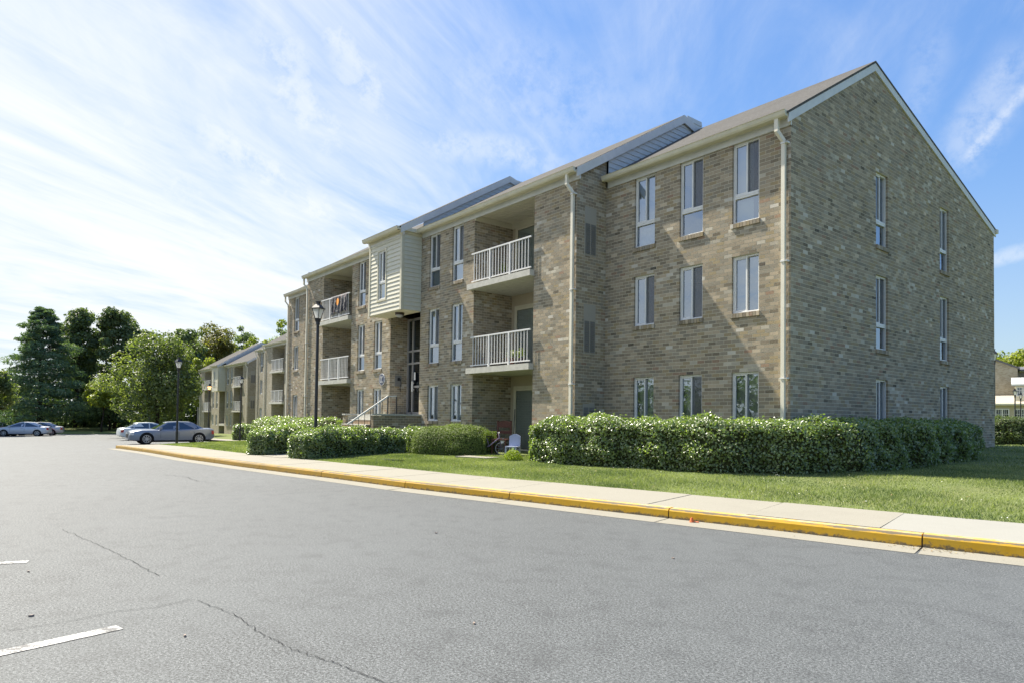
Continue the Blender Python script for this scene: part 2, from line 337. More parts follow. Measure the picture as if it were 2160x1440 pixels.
def add(name, me, parent=None, loc=None, rz=0., label=None, cat=None, group=None, kind=None):
    o = bpy.data.objects.new(name, me); COL.objects.link(o)
    if parent is not None: o.parent = parent
    if loc is not None: o.location = loc
    if rz: o.rotation_euler = (0, 0, rz)
    if label: o['label'] = label
    if cat: o['category'] = cat
    if group: o['group'] = group
    if kind: o['kind'] = kind
    return o
def thing(name, loc, label, cat, group=None, rz=0.): return add(name, None, None, loc, rz, label, cat, group)
def quads_mesh(name, V, mats, attr=None, attrname='leaf', color=False, nper=4, midx=None):
    """V: (n,nper,3) array -> mesh of n separate faces; attr per face"""
    n = len(V); me = bpy.data.meshes.new(name)
    me.vertices.add(n*nper); me.vertices.foreach_set('co', np.ascontiguousarray(V, dtype=np.float32).ravel())
    me.loops.add(n*nper); me.loops.foreach_set('vertex_index', np.arange(n*nper, dtype=np.int32))
    me.polygons.add(n); me.polygons.foreach_set('loop_start', np.arange(0, n*nper, nper, dtype=np.int32)); me.polygons.foreach_set('loop_total', np.full(n, nper, dtype=np.int32))
    for m_ in (mats if isinstance(mats, (list, tuple)) else [mats]): me.materials.append(m_)
    if midx is not None: me.polygons.foreach_set('material_index', np.asarray(midx, dtype=np.int32))
    if attr is not None:
        if color:
            a = me.attributes.new(attrname, 'FLOAT_COLOR', 'FACE'); c = np.ones((n, 4), dtype=np.float32); c[:, :3] = attr; a.data.foreach_set('color', c.ravel())
        else:
            a = me.attributes.new(attrname, 'FLOAT', 'FACE'); a.data.foreach_set('value', np.asarray(attr, dtype=np.float32))
    me.polygons.foreach_set('use_smooth', [False]*n); me.update(); return me
def leaf_quads(C, Nrm, size, aspect=1.7, spread=.6):
    """leaf-shaped quads at C with normals near Nrm"""
    n = len(C); nn = Nrm+rng.normal(0, spread, (n, 3)); nn /= np.linalg.norm(nn, axis=1)[:, None]+1e-9
    t = rng.normal(0, 1, (n, 3)); t -= nn*(t*nn).sum(1)[:, None]; t /= np.linalg.norm(t, axis=1)[:, None]+1e-9
    b = np.cross(nn, t); s = size*(.7+.6*rng.random(n)); s = s[:, None]; w = s/aspect
    fold = nn*s*.12
    return np.stack([C-t*s/2, C+b*w/2+fold, C+t*s/2, C-b*w/2+fold], 1)

# ------------------------------------------------------------------ terrain
RX = [-400, -82, -45, -32, -26, -20, -12, -6, 60]; RZ = [-1.7, -1.15, -.68, -.42, -.20, -.10, -.03, 0, 0]
def road_z(x): return np.interp(x, RX, RZ)
KX = [-27, -25, -20, -14.7, -10.8, -7.46, -3.54, -1.03, 1.76, 3.02, 4.68, 5.6, 10, 20, 40, 80]
KY = [-8.75, -8.75, -8.68, -8.62, -8.36, -8.0, -7.5, -7.0, -6.46, -6.2, -5.88, -5.66, -4.7, -2.0, 5, 24]
def kerb_y(x): return np.interp(x, KX, KY)
LEND = -27.6     # left end of the lawn in front of the main building
def lawn_z(x, y):
    yb = kerb_y(x)+1.62; x = np.asarray(x, float)
    r = road_z(np.maximum(x, -29.5)*1.)
    side = np.clip((y-yb)/4.5, 0, 1)*.14
    rear = np.clip(y+.5, 0, 15)*.021*np.clip((x+8)/8, 0, 1)
    return r+.16+side+rear
def sheet(name, xs, ys, zf, m_, kind='structure', parent=None, cond=None):
    X, Y = np.meshgrid(xs, ys, indexing='ij'); 
    if callable(zf): Z = zf(X, Y)
    nx, ny = X.shape; me = bpy.data.meshes.new(name); V = np.stack([X, Y, Z], -1).reshape(-1, 3)
    idx = np.arange(nx*ny).reshape(nx, ny); f = np.stack([idx[:-1, :-1], idx[1:, :-1], idx[1:, 1:], idx[:-1, 1:]], -1).reshape(-1, 4)
    me.from_pydata(V.tolist(), [], f.tolist()); me.materials.append(m_); me.polygons.foreach_set('use_smooth', [True]*len(f)); me.update()
    return add(name, me, parent, kind=kind)
# ground under everything
sheet('ground', np.concatenate([[-900, -500, -300, -200], np.arange(-150, 61, 10), [100, 200, 500, 900]]), np.concatenate([[-900, -300, -150], np.arange(-100, 151, 10), [300, 600, 900]]),
      lambda X, Y: road_z(X)-.12+np.clip((Y-30)/100, 0, 1)*.3, M_GROUND)
road = sheet('road', np.concatenate([np.arange(-88, -32, 4), np.arange(-32, 14, 1), np.arange(14, 62, 6)]), np.concatenate([[-60, -40, -25, -18, -14, -12, -10, -9, -8, -7, -6, -5, -4, -3, -2, -1, 0, .4]]),
      lambda X, Y: road_z(X), M_ASPH)
# lawn (raised from the road by the kerb)
def lawn_patch(name, xs, nrow, y1):
    V = []; F = []; rows = np.linspace(0, 1, nrow)**1.6
    for x in xs:
        y0 = kerb_y(x)+1.5
        for r in rows:
            y = y0+(y1-y0)*r; V.append((x, y, float(lawn_z(x, y))))
    n = nrow
    for i in range(len(xs)-1):
        for j in range(n-1): F.append((i*n+j, (i+1)*n+j, (i+1)*n+j+1, i*n+j+1))
    me = bpy.data.meshes.new(name); me.from_pydata(V, [], F); me.materials.append(M_LAWN); me.polygons.foreach_set('use_smooth', [True]*len(F)); me.update()
    return add(name, me, kind='structure')
lawn_patch('lawn', np.concatenate([np.arange(LEND, 14.1, 1.0), [18, 24, 32, 45, 60]]), 24, 75)
# strip of lawn before the farther buildings
def lz2(X, Y): return road_z(X)+.12+np.clip((Y-.6)/6, 0, 1)*.12
sheet('far_lawn', np.arange(-88, -28, 3.), np.array([.5, 1.5, 3, 6, 10, 20, 40]), lambda X, Y: np.where(Y < .6, road_z(X)-.1, lz2(X, Y)), M_LAWN)
# grass strip beyond the car park
sheet('tree_strip_ground', np.array([-170, -130, -105, -95, -88, -87.8]), np.arange(-90, 60, 8.), lambda X, Y: np.where(X > -87.9, road_z(X)-.1, road_z(X)+.15+np.clip((-88-X)/30, 0, 1)*.6), M_LAWN)
# kerb stones, gutter pan, sidewalk slabs
def arc_pts(xa, xb, n=7): 
    xs = np.linspace(xa, xb, n); return [(x, float(kerb_y(x))) for x in xs]
def off(pts, d):
    P = np.array(pts); T = np.gradient(P, axis=0); T /= np.linalg.norm(T, axis=1)[:, None]; return P+np.stack([-T[:, 1], T[:, 0]], 1)*d
kerb = add('kerb', None, kind='structure'); walk = add('sidewalk', None, kind='structure'); pan = add('gutter_pan', None, kind='structure')
joints = [13.6, 10.6, 7.62, 4.68, 1.76, -1.03, -3.54, -6.5, -9.5, -12.5, -15.5, -18.5, -21.5, -24.4, -27.0]
for xa, xb in zip(joints[:-1], joints[1:]):
    g = .008; a, b = xa-g, xb+g
    base = arc_pts(b, a, 9)          # increasing x
    prof = [(0, -.03, 0), (.012, .115, .45), (.035, .143, .56), (.06, .150, .66), (.155, .152, 1.)]   # offset inward, height, v
    m_ = MB(); rows = []
    jit = random.uniform(-.004, .004)
    for (d, h, v) in prof:
        o = off(base, d); rows.append([(p[0], p[1], float(road_z(p[0]))+h+jit*(h > 0)) for p in o])
    Ls = np.linspace(0, 3, 9)
    for r in range(len(prof)-1):
        for k in range(8): m_.quad([rows[r][k], rows[r][k+1], rows[r+1][k+1], rows[r+1][k]], 0, [(Ls[k], prof[r][2]), (Ls[k+1], prof[r][2]), (Ls[k+1], prof[r+1][2]), (Ls[k], prof[r+1][2])])
    for k in (0, 8): m_.quad([rows[r][k] for r in range(len(prof))]+[(rows[-1][k][0], rows[-1][k][1], rows[-1][k][2]-.2)], 0, [(0, .3)]*(len(prof)+1))
    add('kerb_stone', m_.mesh('kerb_stone', M_KERB, True), kerb)
    m_ = MB(); o1 = off(base, -.40); o2 = off(base, .004)
    for k in range(8):
        z = [float(road_z(o1[q][0])) for q in (k, k+1)]
        m_.quad([(*o1[k], z[0]+.004), (*o1[k+1], z[1]+.004), (*o2[k+1], z[1]+.012), (*o2[k], z[0]+.012)])
    add('pan_slab', m_.mesh('pan_slab', M_GUTTERPAN), pan)
m_ = MB()   # dark gap behind and between kerb stones
base = arc_pts(-27, 13.6, 60); o1 = off(base, .015); o2 = off(base, .19)
for k in range(59): m_.quad([(*o1[k], float(road_z(o1[k][0]))+.10), (*o1[k+1], float(road_z(o1[k+1][0]))+.10), (*o2[k+1], float(road_z(o2[k+1][0]))+.12), (*o2[k], float(road_z(o2[k][0]))+.12)])
for k in range(59): m_.quad([(*o1[k], float(road_z(o1[k][0]))-.05), (*o1[k+1], float(road_z(o1[k+1][0]))-.05), (*o1[k+1], float(road_z(o1[k+1][0]))+.10), (*o1[k], float(road_z(o1[k][0]))+.10)])
add('kerb_bed', m_.mesh('kerb_bed', M_MULCH), kerb)
sj = [13.5, 12, 10.6, 9.1, 7.55, 5.85, 4.25, 2.75, 1.35, .0, -1.35, -2.8, -4.3, -5.8, -7.3, -8.8, -10.3, -11.8, -13.3, -14.8, -16.3, -17.8, -19.3, -20.8, -22.3, -23.8, -25.3, -27.0]
for xa, xb in zip(sj[:-1], sj[1:]):
    base = arc_pts(xb+.006, xa-.006, 4); o1 = off(base, .17); o2 = off(base, 1.62); m_ = MB(); dz = random.uniform(-.003, .003)
    rz_ = lambda p, h: (p[0], p[1], float(road_z(p[0]))+h+dz)
    for k in range(3): m_.quad([rz_(o1[k], .15), rz_(o1[k+1], .15), rz_(o2[k+1], .175), rz_(o2[k], .175)])
    for side in (0, 3): m_.quad([rz_(o1[side], .15), rz_(o2[side], .175), rz_(o2[side], .05), rz_(o1[side], .05)])
    m_.quad([rz_(o1[0], .15), rz_(o1[3], .15), rz_(o1[3], .05), rz_(o1[0], .05)])
    m_.quad([rz_(o2[3], .175), rz_(o2[0], .175), rz_(o2[0], .05), rz_(o2[3], .05)])
    add('paving_slab', m_.mesh('paving_slab', M_WALK2 if xa > 4.3 else M_WALK), walk)
m_ = MB(); base = arc_pts(-27, 13.6, 50); o1 = off(base, .16); o2 = off(base, 1.63)
for k in range(49): m_.quad([(*o1[k], float(road_z(o1[k][0]))+.12), (*o1[k+1], float(road_z(o1[k+1][0]))+.12), (*o2[k+1], float(road_z(o2[k+1][0]))+.14), (*o2[k], float(road_z(o2[k][0]))+.14)])
add('sidewalk_bed', m_.mesh('sidewalk_bed', M_MULCH), walk)
# end of the kerb turning into the car park
m_ = MB(); P = [(-27, -8.75), (-27.5, -8.6), (-27.8, -8.2), (-27.85, -7), (-27.85, -4), (-27.85, .5)]
for a, b in zip(P[:-1], P[1:]):
    za, zb = float(road_z(a[0])), float(road_z(b[0]))
    m_.quad([(a[0], a[1], za-.05), (b[0], b[1], zb-.05), (b[0]+.01, b[1], zb+.15), (a[0]+.01, a[1]+.01, za+.15)], 0, [(0, 0), (1, 0), (1, .6), (0, .6)])
    m_.quad([(a[0]+.01, a[1]+.01, za+.15), (b[0]+.01, b[1], zb+.15), (b[0]+.4, b[1]+.1, zb+.152), (a[0]+.4, a[1]+.3, za+.152)], 0, [(0, .6), (1, .6), (1, 1), (0, 1)])
add('kerb_return', m_.mesh('kerb_return', M_KERB), kerb)
# walk from the sidewalk to the stoop, between the hedges
m_ = MB(); P = [((-12.75, -7.1), (-11.35, -7.0)), ((-13.2, -6.0), (-11.75, -5.8)), ((-14.2, -5.0), (-12.9, -4.6)), ((-15.6, -4.8), (-13.4, -4.3)), ((-15.7, -3.0), (-13.4, -3.0))]
for (a, b), (c, d) in zip(P[:-1], P[1:]):
    m_.quad([(*a, float(lawn_z(*a))+.02), (*b, float(lawn_z(*b))+.02), (*d, float(lawn_z(*d))+.02), (*c, float(lawn_z(*c))+.02)])
add('entrance_path', m_.mesh('entrance_path', M_WALK), kind='structure')
# walk before building behind
m_ = MB(); 
for a in np.arange(-60, -30, 3.): m_.quad([(a, .65, float(road_z(a))+.14), (a+3, .65, float(road_z(a+3))+.14), (a+3, 1.9, float(lz2(a+3, 1.9))+.02), (a, 1.9, float(lz2(a, 1.9))+.02)])
add('far_sidewalk', m_.mesh('far_sidewalk', M_WALK), kind='structure')
# road markings and cracks
def ribbon(pts, w, dz=.004, wv=0.):
    wv *= .45; m_ = MB(); P = np.array(pts, float); T = np.gradient(P, axis=0); T /= np.linalg.norm(T, axis=1)[:, None]; Nn = np.stack([-T[:, 1], T[:, 0]], 1)
    ww = w*(1+wv*rng.uniform(-1, 1, len(P)))
    for k in range(len(P)-1):
        a, b = P[k]-Nn[k]*ww[k]/2, P[k]+Nn[k]*ww[k]/2; c, d = P[k+1]-Nn[k+1]*ww[k+1]/2, P[k+1]+Nn[k+1]*ww[k+1]/2
        m_.quad([(*a, float(road_z(a[0]))+dz), (*c, float(road_z(c[0]))+dz), (*d, float(road_z(d[0]))+dz), (*b, float(road_z(b[0]))+dz)])
    return m_
mk = add('parking_line', ribbon([(.13, -13.44), (.05, -13.75), (-1.2, -18.5)], .11).mesh('parking_line', M_PAINT), road)
add('parking_line', ribbon([(2.72, -13.12), (2.86, -13.75), (4.0, -18.8)], .11).mesh('parking_line', M_PAINT), road)
for x in np.arange(-80, -30, 2.75): add('parking_line', ribbon([(x, -1.0), (x, -6.0)], .1).mesh('parking_line', M_PAINT), road)
def wander(pts, amp, n=14):
    out = []
    for a, b in zip(pts[:-1], pts[1:]):
        for k in range(n): t = k/n; out.append((a[0]+(b[0]-a[0])*t+random.gauss(0, amp), a[1]+(b[1]-a[1])*t+random.gauss(0, amp)))
    out.append(pts[-1]); return out
add('crack', ribbon(wander([(-1.72, -13.03), (-.26, -12.81), (.5, -12.72), (1.39, -12.63)], .009), .0042, .005, .6).mesh('crack', M_CRACK), road)
add('crack', ribbon(wander([(2.35, -12.58), (2.92, -12.47), (3.41, -12.46), (3.76, -12.41), (4.06, -12.32), (4.5, -12.23), (5.3, -12.1)], .008), .0042, .006, .8).mesh('crack', M_CRACK), road)
add('crack', ribbon(wander([(2.39, -13.7), (2.41, -13.47), (2.38, -13.29), (2.33, -13.1), (2.37, -12.85), (2.3, -12.6)], .006), .004, .0065, .7).mesh('crack', M_CRACK), road)
add('crack', ribbon(wander([(-9, -10.5), (-8, -10.2), (-7, -10.3), (-6.4, -10.1)], .02), .010, .007, .7).mesh('crack', M_CRACK), road)

# ------------------------------------------------------------------ building
C0, CH, BL = 2.488, .0846, .213
YM, YB = -1.151, -1.95
GND, MIDN, MIDM, TOP = (C0-15*CH, C0), (C0+16*CH, C0+32*CH), (C0+9*CH, C0+32*CH), (C0+41*CH, 7.87)
SL, RS = .60, .27
def roof_front(y, yw): return 8.12+SL*(y-yw+.2)
def roof_rear(y): return 10.74-RS*(y-4.18)
YRN, YRM, YRB = 4.18, 3.377, 2.826
BACK = 13.72
def tintfun(n, X, Zc):
    cl = np.sin(X*1.7+Zc*2.3)+np.sin(X*.6-Zc*1.9+1.)+np.sin(X*3.1+Zc*.9+2.)+.8*np.sin(X*.9+Zc*4.1)
    r = rng.random(n); c = np.empty((n, 3)); base = np.array([.305, .253, .185])
    c[:] = base*(1+rng.normal(0, .27, n))[:, None]
    g = rng.random(n) < .22; c[g] = np.array([.255, .228, .182])*(1+rng.normal(0, .12, g.sum()))[:, None]
    o = rng.random(n) < .12; c[o] = np.array([.31, .245, .145])
    rd = rng.random(n) < .025; c[rd] = np.array([.28, .18, .125])
    w = r < np.clip(.05+.10*(cl-.9), .03, .30); c[w] = np.array([.43, .395, .325])*(1+rng.normal(0, .13, w.sum()))[:, None]
    ww = rng.random(n) < .014; c[ww] = np.array([.56, .53, .47])
    return np.clip(c, .04, .75)
def wall_bricks(length, z0, z1, openings, lim=None):
    """local boxes (u0,u1,z0,z1) of running bond clipped to openings; lim(z0,z1)->(ua,ub)"""
    out = []; k0 = int(math.floor((z0-C0)/CH)); k1 = int(math.ceil((z1-C0)/CH-1e-6)); g = .0058
    for k in range(k0, k1):
        za, zb = max(C0+k*CH, z0), min(C0+(k+1)*CH, z1)
        if zb-za < .02: continue
        zc = (za+zb)/2; ua, ub = (0, length) if lim is None else lim(za, zb)
        if ub-ua < .04: continue
        iv = [(ua, ub)]
        for (o0, o1, p0, p1) in openings:
            if p0 <= zc <= p1:
                nv = []
                for a, b in iv:
                    if o1 <= a or o0 >= b: nv.append((a, b)); continue
                    if a < o0: nv.append((a, o0))
                    if o1 < b: nv.append((o1, b))
                iv = nv
        sh = (k % 2)*BL/2
        for a, b in iv:
            e = sorted({a, b, *[j*BL+sh for j in range(int(a/BL)-1, int(b/BL)+2) if a+.05 < j*BL+sh < b-.05]})
            for p, q in zip(e[:-1], e[1:]): out.append((p+(g if p > a else 0), q-(g if q < b else 0), za+g, zb-g))
    return np.array(out)
class Walls:
    """mortar/backing geometry (with UV) plus brick boxes, all in building coordinates"""
    def __init__(s): s.mb = MB(); s.P = []; s.T = []
    def frame(s, org, rz): c, n = cos(rz), sin(rz); return lambda u, d, z: (org[0]+u*c-d*n, org[1]+u*n+d*c, z)
    def wall(s, org, rz, length, z0, z1, openings=(), lim=None, poly=None, rev=.14, bricks=True, mat_i=0):
        T = s.frame(org, rz); us = sorted({0, length, *[o[0] for o in openings], *[o[1] for o in openings]}); zs = sorted({z0, z1, *[o[2] for o in openings], *[o[3] for o in openings]})
        us = [u for u in us if 0 <= u <= length]; zs = [z for z in zs if z0 <= z <= z1]
        for a, b in zip(us[:-1], us[1:]):
            for c, d in zip(zs[:-1], zs[1:]):
                uc, zc = (a+b)/2, (c+d)/2
                if any(o[0] < uc < o[1] and o[2] < zc < o[3] for o in openings): continue
                s.mb.quad([T(a, 0, c), T(b, 0, c), T(b, 0, d), T(a, 0, d)], mat_i, [(a, c), (b, c), (b, d), (a, d)])
        if poly: s.mb.quad([T(u, 0, z) for u, z in poly], mat_i, list(poly))
        for (a, b, c, d) in openings:
            e = .004
            for q in ([(a-e, 0, c), (a-e, rev, c), (a-e, rev, d), (a-e, 0, d)], [(b+e, 0, d), (b+e, rev, d), (b+e, rev, c), (b+e, 0, c)], [(a, 0, d+e), (b, 0, d+e), (b, rev, d+e), (a, rev, d+e)], [(a, 0, c-e), (b, 0, c-e), (b, rev, c-e), (a, rev, c-e)]):
                s.mb.quad([T(*p) for p in q], mat_i, [(p[1]+p[0], p[2]) for p in q])
        if bricks:
            B = wall_bricks(length, z0, z1 if poly is None else max(p[1] for p in poly), openings, lim)
            if len(B): s.place(B, org, rz)
    def place(s, B, org, rz, front=.0022, depth=.10):
        n = len(B); dx = front+rng.uniform(0, .0014, n); c, sn = cos(rz), sin(rz)
        u = B[:, [0, 1, 1, 0, 0, 1, 1, 0]]; z = B[:, [2, 2, 3, 3, 2, 2, 3, 3]]; d = np.stack([-dx]*4+[np.full(n, depth)]*4, 1)
        P = np.stack([org[0]+u*c-d*sn, org[1]+u*sn+d*c, z], -1); s.P.append(P)
        s.T.append(tintfun(n, B[:, 0]+org[0]*1.3+org[1], B[:, 2]))
    def done(s): return np.concatenate(s.P), np.concatenate(s.T)
BF = np.array([[0, 1, 2, 3], [0, 4, 5, 1], [1, 5, 6, 2], [2, 6, 7, 3], [3, 7, 4, 0]])
def brick_mesh(P, T, name, mt=None):
    n = len(P); me = bpy.data.meshes.new(name); me.vertices.add(n*8); me.vertices.foreach_set('co', P.astype(np.float32).ravel())
    f = (BF[None]+np.arange(n)[:, None, None]*8).reshape(-1); me.loops.add(len(f)); me.loops.foreach_set('vertex_index', f.astype(np.int32))
    k = n*5; me.polygons.add(k); me.polygons.foreach_set('loop_start', np.arange(0, k*4, 4, dtype=np.int32)); me.polygons.foreach_set('loop_total', np.full(k, 4, dtype=np.int32))
    me.materials.append(mt or M_BRICK); a = me.attributes.new('tint', 'FLOAT_COLOR', 'FACE'); c = np.ones((k, 4), np.float32); c[:, :3] = np.repeat(T, 5, 0); a.data.foreach_set('color', c.ravel())
    me.polygons.foreach_set('use_smooth', [False]*k); me.update(); return me
# --- windows (local frame: x along the wall, y into the wall, z up, origin at the lower corner of the opening)
WC = {}
def wmesh(key, fn):
    if key not in WC: WC[key] = fn()
    return WC[key]
def window(parent, org, rz, w, h, tall, look, far=False, name='window'):
    tr = .60 if tall else 0.
    def fr():
        m_ = MB(); t = .045
        y0, y1 = .055, .135
        m_.box(0, t, y0, y1, 0, h); m_.box(w-t, w, y0, y1, 0, h); m_.box(t, w-t, y0, y1, h-t, h); m_.box(t, w-t, y0, y1, 0, t+.01)
        m_.box(-.0, w, y0-.02, y0, 0, .03)
        if tall:
            m_.box(t, w-t, y0-.006, y1, tr, tr+.10)
            m_.box(t, w-t, y0-.012, y0-.006, tr+.045, tr+.055)
        zb = tr+.10 if tall else t+.01
        m_.box(w/2-.018, w/2+.018, y0+.005, y1, zb, h-t)
        for a, b in ((t, w/2-.018),):   # sash of the sliding half
            m_.box(a, a+.025, y0+.012, y1-.02, zb, h-t); m_.box(a+.025, b, y0+.012, y1-.02, zb, zb+.03); m_.box(a+.025, b, y0+.012, y1-.02, h-t-.03, h-t)
        return m_.mesh('window_frame', M_VINYL)
    o = add(name, wmesh(('f', round(w, 2), round(h, 2), tall), fr), parent, org, rz)
    zb = tr+.10 if tall else .055
    def pane(a, b, c, d, y, mt, nm):
        def mk_():
            m_ = MB(); m_.quad([(a, y, c), (b, y, c), (b, y, d), (a, y, d)]); return m_.mesh(nm, mt)
        return wmesh((nm, a, b, round(c, 2), round(d, 2), y, mt.name), mk_)
    if far:
        add('pane', pane(.045, w-.045, zb, h-.045, .10, M_GLASS, 'pane'), o)
        if tall: add('pane', pane(.045, w-.045, .055, tr, .10, M_GLASS, 'pane'), o)
    else:
        add('pane', pane(.045, w/2, zb, h-.045, .095, M_GLASS, 'pane'), o)
        add('pane', pane(w/2, w-.045, zb, h-.045, .115, M_GLASS, 'pane'), o)
        if tall: add('pane', pane(.045, w-.045, .055, tr, .10, M_GLASS, 'pane'), o)
        if look in ('screen', 'mix', 'skyscreen'):
            def scr():
                m_ = MB(); m_.quad([(w/2+.03, .085, zb+.01), (w-.06, .085, zb+.01), (w-.06, .085, h-.055), (w/2+.03, .085, h-.055)]); return m_.mesh('screen', M_SCREEN_A)
            add('screen', wmesh(('s', w, h, tall), scr), o)
    def blind():
        m_ = MB(); n = max(4, int(w/.075)); 
        if look == 'curtain':
            n = 24; X = np.linspace(-.1, w+.1, n+1); Y = .24+.02*np.sin(np.arange(n+1)*2.1)
            for k in range(n): m_.quad([(X[k], Y[k], 0), (X[k+1], Y[k+1], 0), (X[k+1], Y[k+1], h), (X[k], Y[k], h)])
            return m_.mesh('curtain', M_CURTAIN)
        for k in range(n+1):
            x = k*w/n
            if look == 'mix' and x > w*.62: continue
            a = .5 if look != 'mix' else .9
            m_.quad([(x-.04, .20, 0), (x+.035, .20+.03*a, 0), (x+.035, .20+.03*a, h), (x-.04, .20, h)])
        return m_.mesh('blind', M_BLIND)
    if look == 'shade':
        def sh():
            m_ = MB(); m_.quad([(-.05, .2, h*.0), (w+.05, .2, h*.0), (w+.05, .2, h), (-.05, .2, h)]); return m_.mesh('shade', M_CURTAIN)
        add('shade', wmesh(('shade', w, h), sh), o)
    elif look not in ('dark', 'skyscreen'): add('blind', wmesh(('b', w, round(h, 2), look), blind), o)
    return o
M_SCREEN_A = None
def mk_screen():
    mt = bpy.data.materials.new('screen_mesh'); mt.use_nodes = True; nt = mt.node_tree; nt.nodes.clear(); N = NT(nt)
    o = N('ShaderNodeOutputMaterial'); t = N('ShaderNodeBsdfTransparent'); d = N('ShaderNodeBsdfDiffuse'); d.inputs[0].default_value = (.15, .15, .155, 1)
    mx = N('ShaderNodeMixShader'); mx.inputs[0].default_value = .55; nt.links.new(t.outputs[0], mx.inputs[1]); nt.links.new(d.outputs[0], mx.inputs[2]); nt.links.new(mx.outputs[0], o.inputs[0]); return mt
M_SCREEN_A = mk_screen()
def sill_boxes(w):   # rowlock sill bricks below an opening
    n = int(round((w+.06)/.088)); s_ = (w+.06)/n; return [(-.03+k*s_+.004, -.03+(k+1)*s_-.004) for k in range(n)]
def balcony(b, x0, x1, slabz, mirror, far):
    m_ = MB(); xl, xr = x0-.14, x1+.03
    if mirror: xl, xr = x0-.14, x1+.03
    m_.box(xl, xr, YM-.19, YM, slabz-.20, slabz-.02); m_.box(x0, x1, YM, YM+1.6, slabz-.20, slabz-.02, skip='f')
    add('balcony_slab', m_.mesh('balcony_slab', M_CONC), b)
    r = MB(); y = YM-.10; zt, zb = slabz+.97, slabz+.06
    r.box(x0+.01, x1-.01, y-.022, y+.022, zt-.03, zt+.015); r.box(x0+.01, x1-.01, y-.018, y+.018, zb-.015, zb+.02)
    L_ = x1-x0
    for k in (1, 2): r.box(x0+L_*k/3-.032, x0+L_*k/3+.032, y-.03, y+.03, slabz-.02, zt-.03)
    ra = add('railing', r.mesh('railing', M_RAIL), b)
    def bal():
        q = MB(); q.box(-.011, .011, -.011, .011, 0, zt-zb-.05); return q.mesh('baluster', M_RAIL)
    me = wmesh('baluster', bal); n = 21
    for k in range(1, n):
        if k % 7 == 0: continue
        add('baluster', me, ra, (x0+L_*k/n, y, zb+.02))
    return ra
def build_building(name, label, off_, far, label_parts=True):
    dx, dy, dz = off_
    b = thing(name, off_, label, 'apartment building', 'brick apartment buildings in a row')
    WL = Walls(); base = -1.2 if far else -.3
    bricks = not far; mi = 0
    ops = {'near': [(1.05, 1.74), (2.535, 3.235), (4.04, 4.745)]}
    # near (right) recessed section, facade plane y=0 from x=-5.5
    def op(cols, rows): return [(a, c, *r) for a, c in cols for r in rows]
    near = op([(1.05, 1.745), (2.535, 3.235), (4.045, 4.745)], [GND, MIDN, TOP])
    WL.wall((-5.5, 0, 0), 0, 5.5, base, 7.9, near, bricks=bricks)
    left = op([(.86, 1.56), (2.37, 3.07), (3.86, 4.55)], [GND, MIDN, TOP])
    WL.wall((-29.8, 0, 0), 0, 5.6, base, 7.9, left, bricks=bricks)
    # middle section: piers and window bays on y=YM
    WL.wall((-7.27, YM, 0), 0, 1.77, base, 7.9, [], bricks=bricks)
    WL.wall((-24.2, YM, 0), 0, 1.9, base, 7.9, [], bricks=bricks)
    WL.wall((-13.6, YM, 0), 0, 3.33, base, 7.9, op([(.57, 1.27), (2.03, 2.70)], [GND, MIDM, TOP]), bricks=bricks)
    WL.wall((-19.3, YM, 0), 0, 3.48, base, 7.9, op([(.60, 1.27), (2.09, 2.79)], [GND, MIDM, TOP]), bricks=bricks)
    R = pi/2
    WL.wall((-5.5, YM, 0), R, 1.151, base, 8.0, [], lim=lambda za, zb: (max(0, (zb-8.20)/SL), 1.151), poly=[(0, 8.0), (1.151, 8.0), (1.151, 8.80), (0, 8.12)], bricks=bricks)                 # return wall with the wall vents
    WL.wall((-24.2, 0, 0), -R, 1.151, base, 8.35, [], bricks=False)
    for x in (-10.27, -22.3):
        WL.wall((x, YM, 0), R, 1.6, base, 8.0, [], bricks=bricks)                    # balcony side walls facing right
    for x in (-7.27, -19.3): WL.wall((x, YM+1.6, 0), -R, 1.6, base, 8.0, [], bricks=False)
    WL.wall((-15.82, YM, 0), R, .85, base, 5.25, [], bricks=bricks)                  # entry side walls
    WL.wall((-13.6, YM+.85, 0), -R, .85, base, 5.25, [], bricks=False)
    # gable facing right
    def lim(za, zb):
        z = zb-.12; y0 = max(0, (z-8.12)/SL-.2+.0); y1 = min(BACK, 4.18+(10.74-z)/RS)
        return (0, BACK) if zb < 8.1 else (max(0, (z-8.02)/SL), min(BACK, 4.18+(10.50-z)/RS))
    gop = op([(4.287, 5.012), (8.70, 9.431)], [GND, MIDM, (C0+41*CH, C0+64*CH)])
    WL.wall((0, 0, 0), R, BACK, base, 8.1, gop, lim=lim, poly=[(0, 8.1), (BACK, 8.1), (YRN, 10.60)], bricks=bricks)
    WL.wall((-29.8, BACK, 0), -R, BACK, base, 8.1, [], poly=[(0, 8.1), (BACK, 8.1), (BACK-YRN, 10.60)], bricks=False)
    WL.mb.quad([(0, BACK, base), (-29.8, BACK, base), (-29.8, BACK, 8.1), (0, BACK, 8.1)], 0, [(0, 0), (29.8, 0), (29.8, 9), (0, 9)])
    # sills as header bricks
    S_ = []
    wins = []
    for org, rz, oo in (((-5.5, 0), 0, near), ((-29.8, 0), 0, left), ((-13.6, YM), 0, op([(.57, 1.27), (2.03, 2.70)], [GND, MIDM, TOP])), ((-19.3, YM), 0, op([(.60, 1.27), (2.09, 2.79)], [GND, MIDM, TOP])), ((0, 0), R, gop)):
        for (a, c, z0, z1) in oo:
            wins.append((org, rz, a, c-a, z0, z1))
            if bricks:
                B = np.array([(a+p, a+q, z0-.095, z0+.008) for p, q in sill_boxes(c-a)]); WL.place(B, org, rz, .045, .12)
    wall = add('brick_wall', WL.mb.mesh('brick_wall', M_FARBRICK if far else M_MORTAR), b)
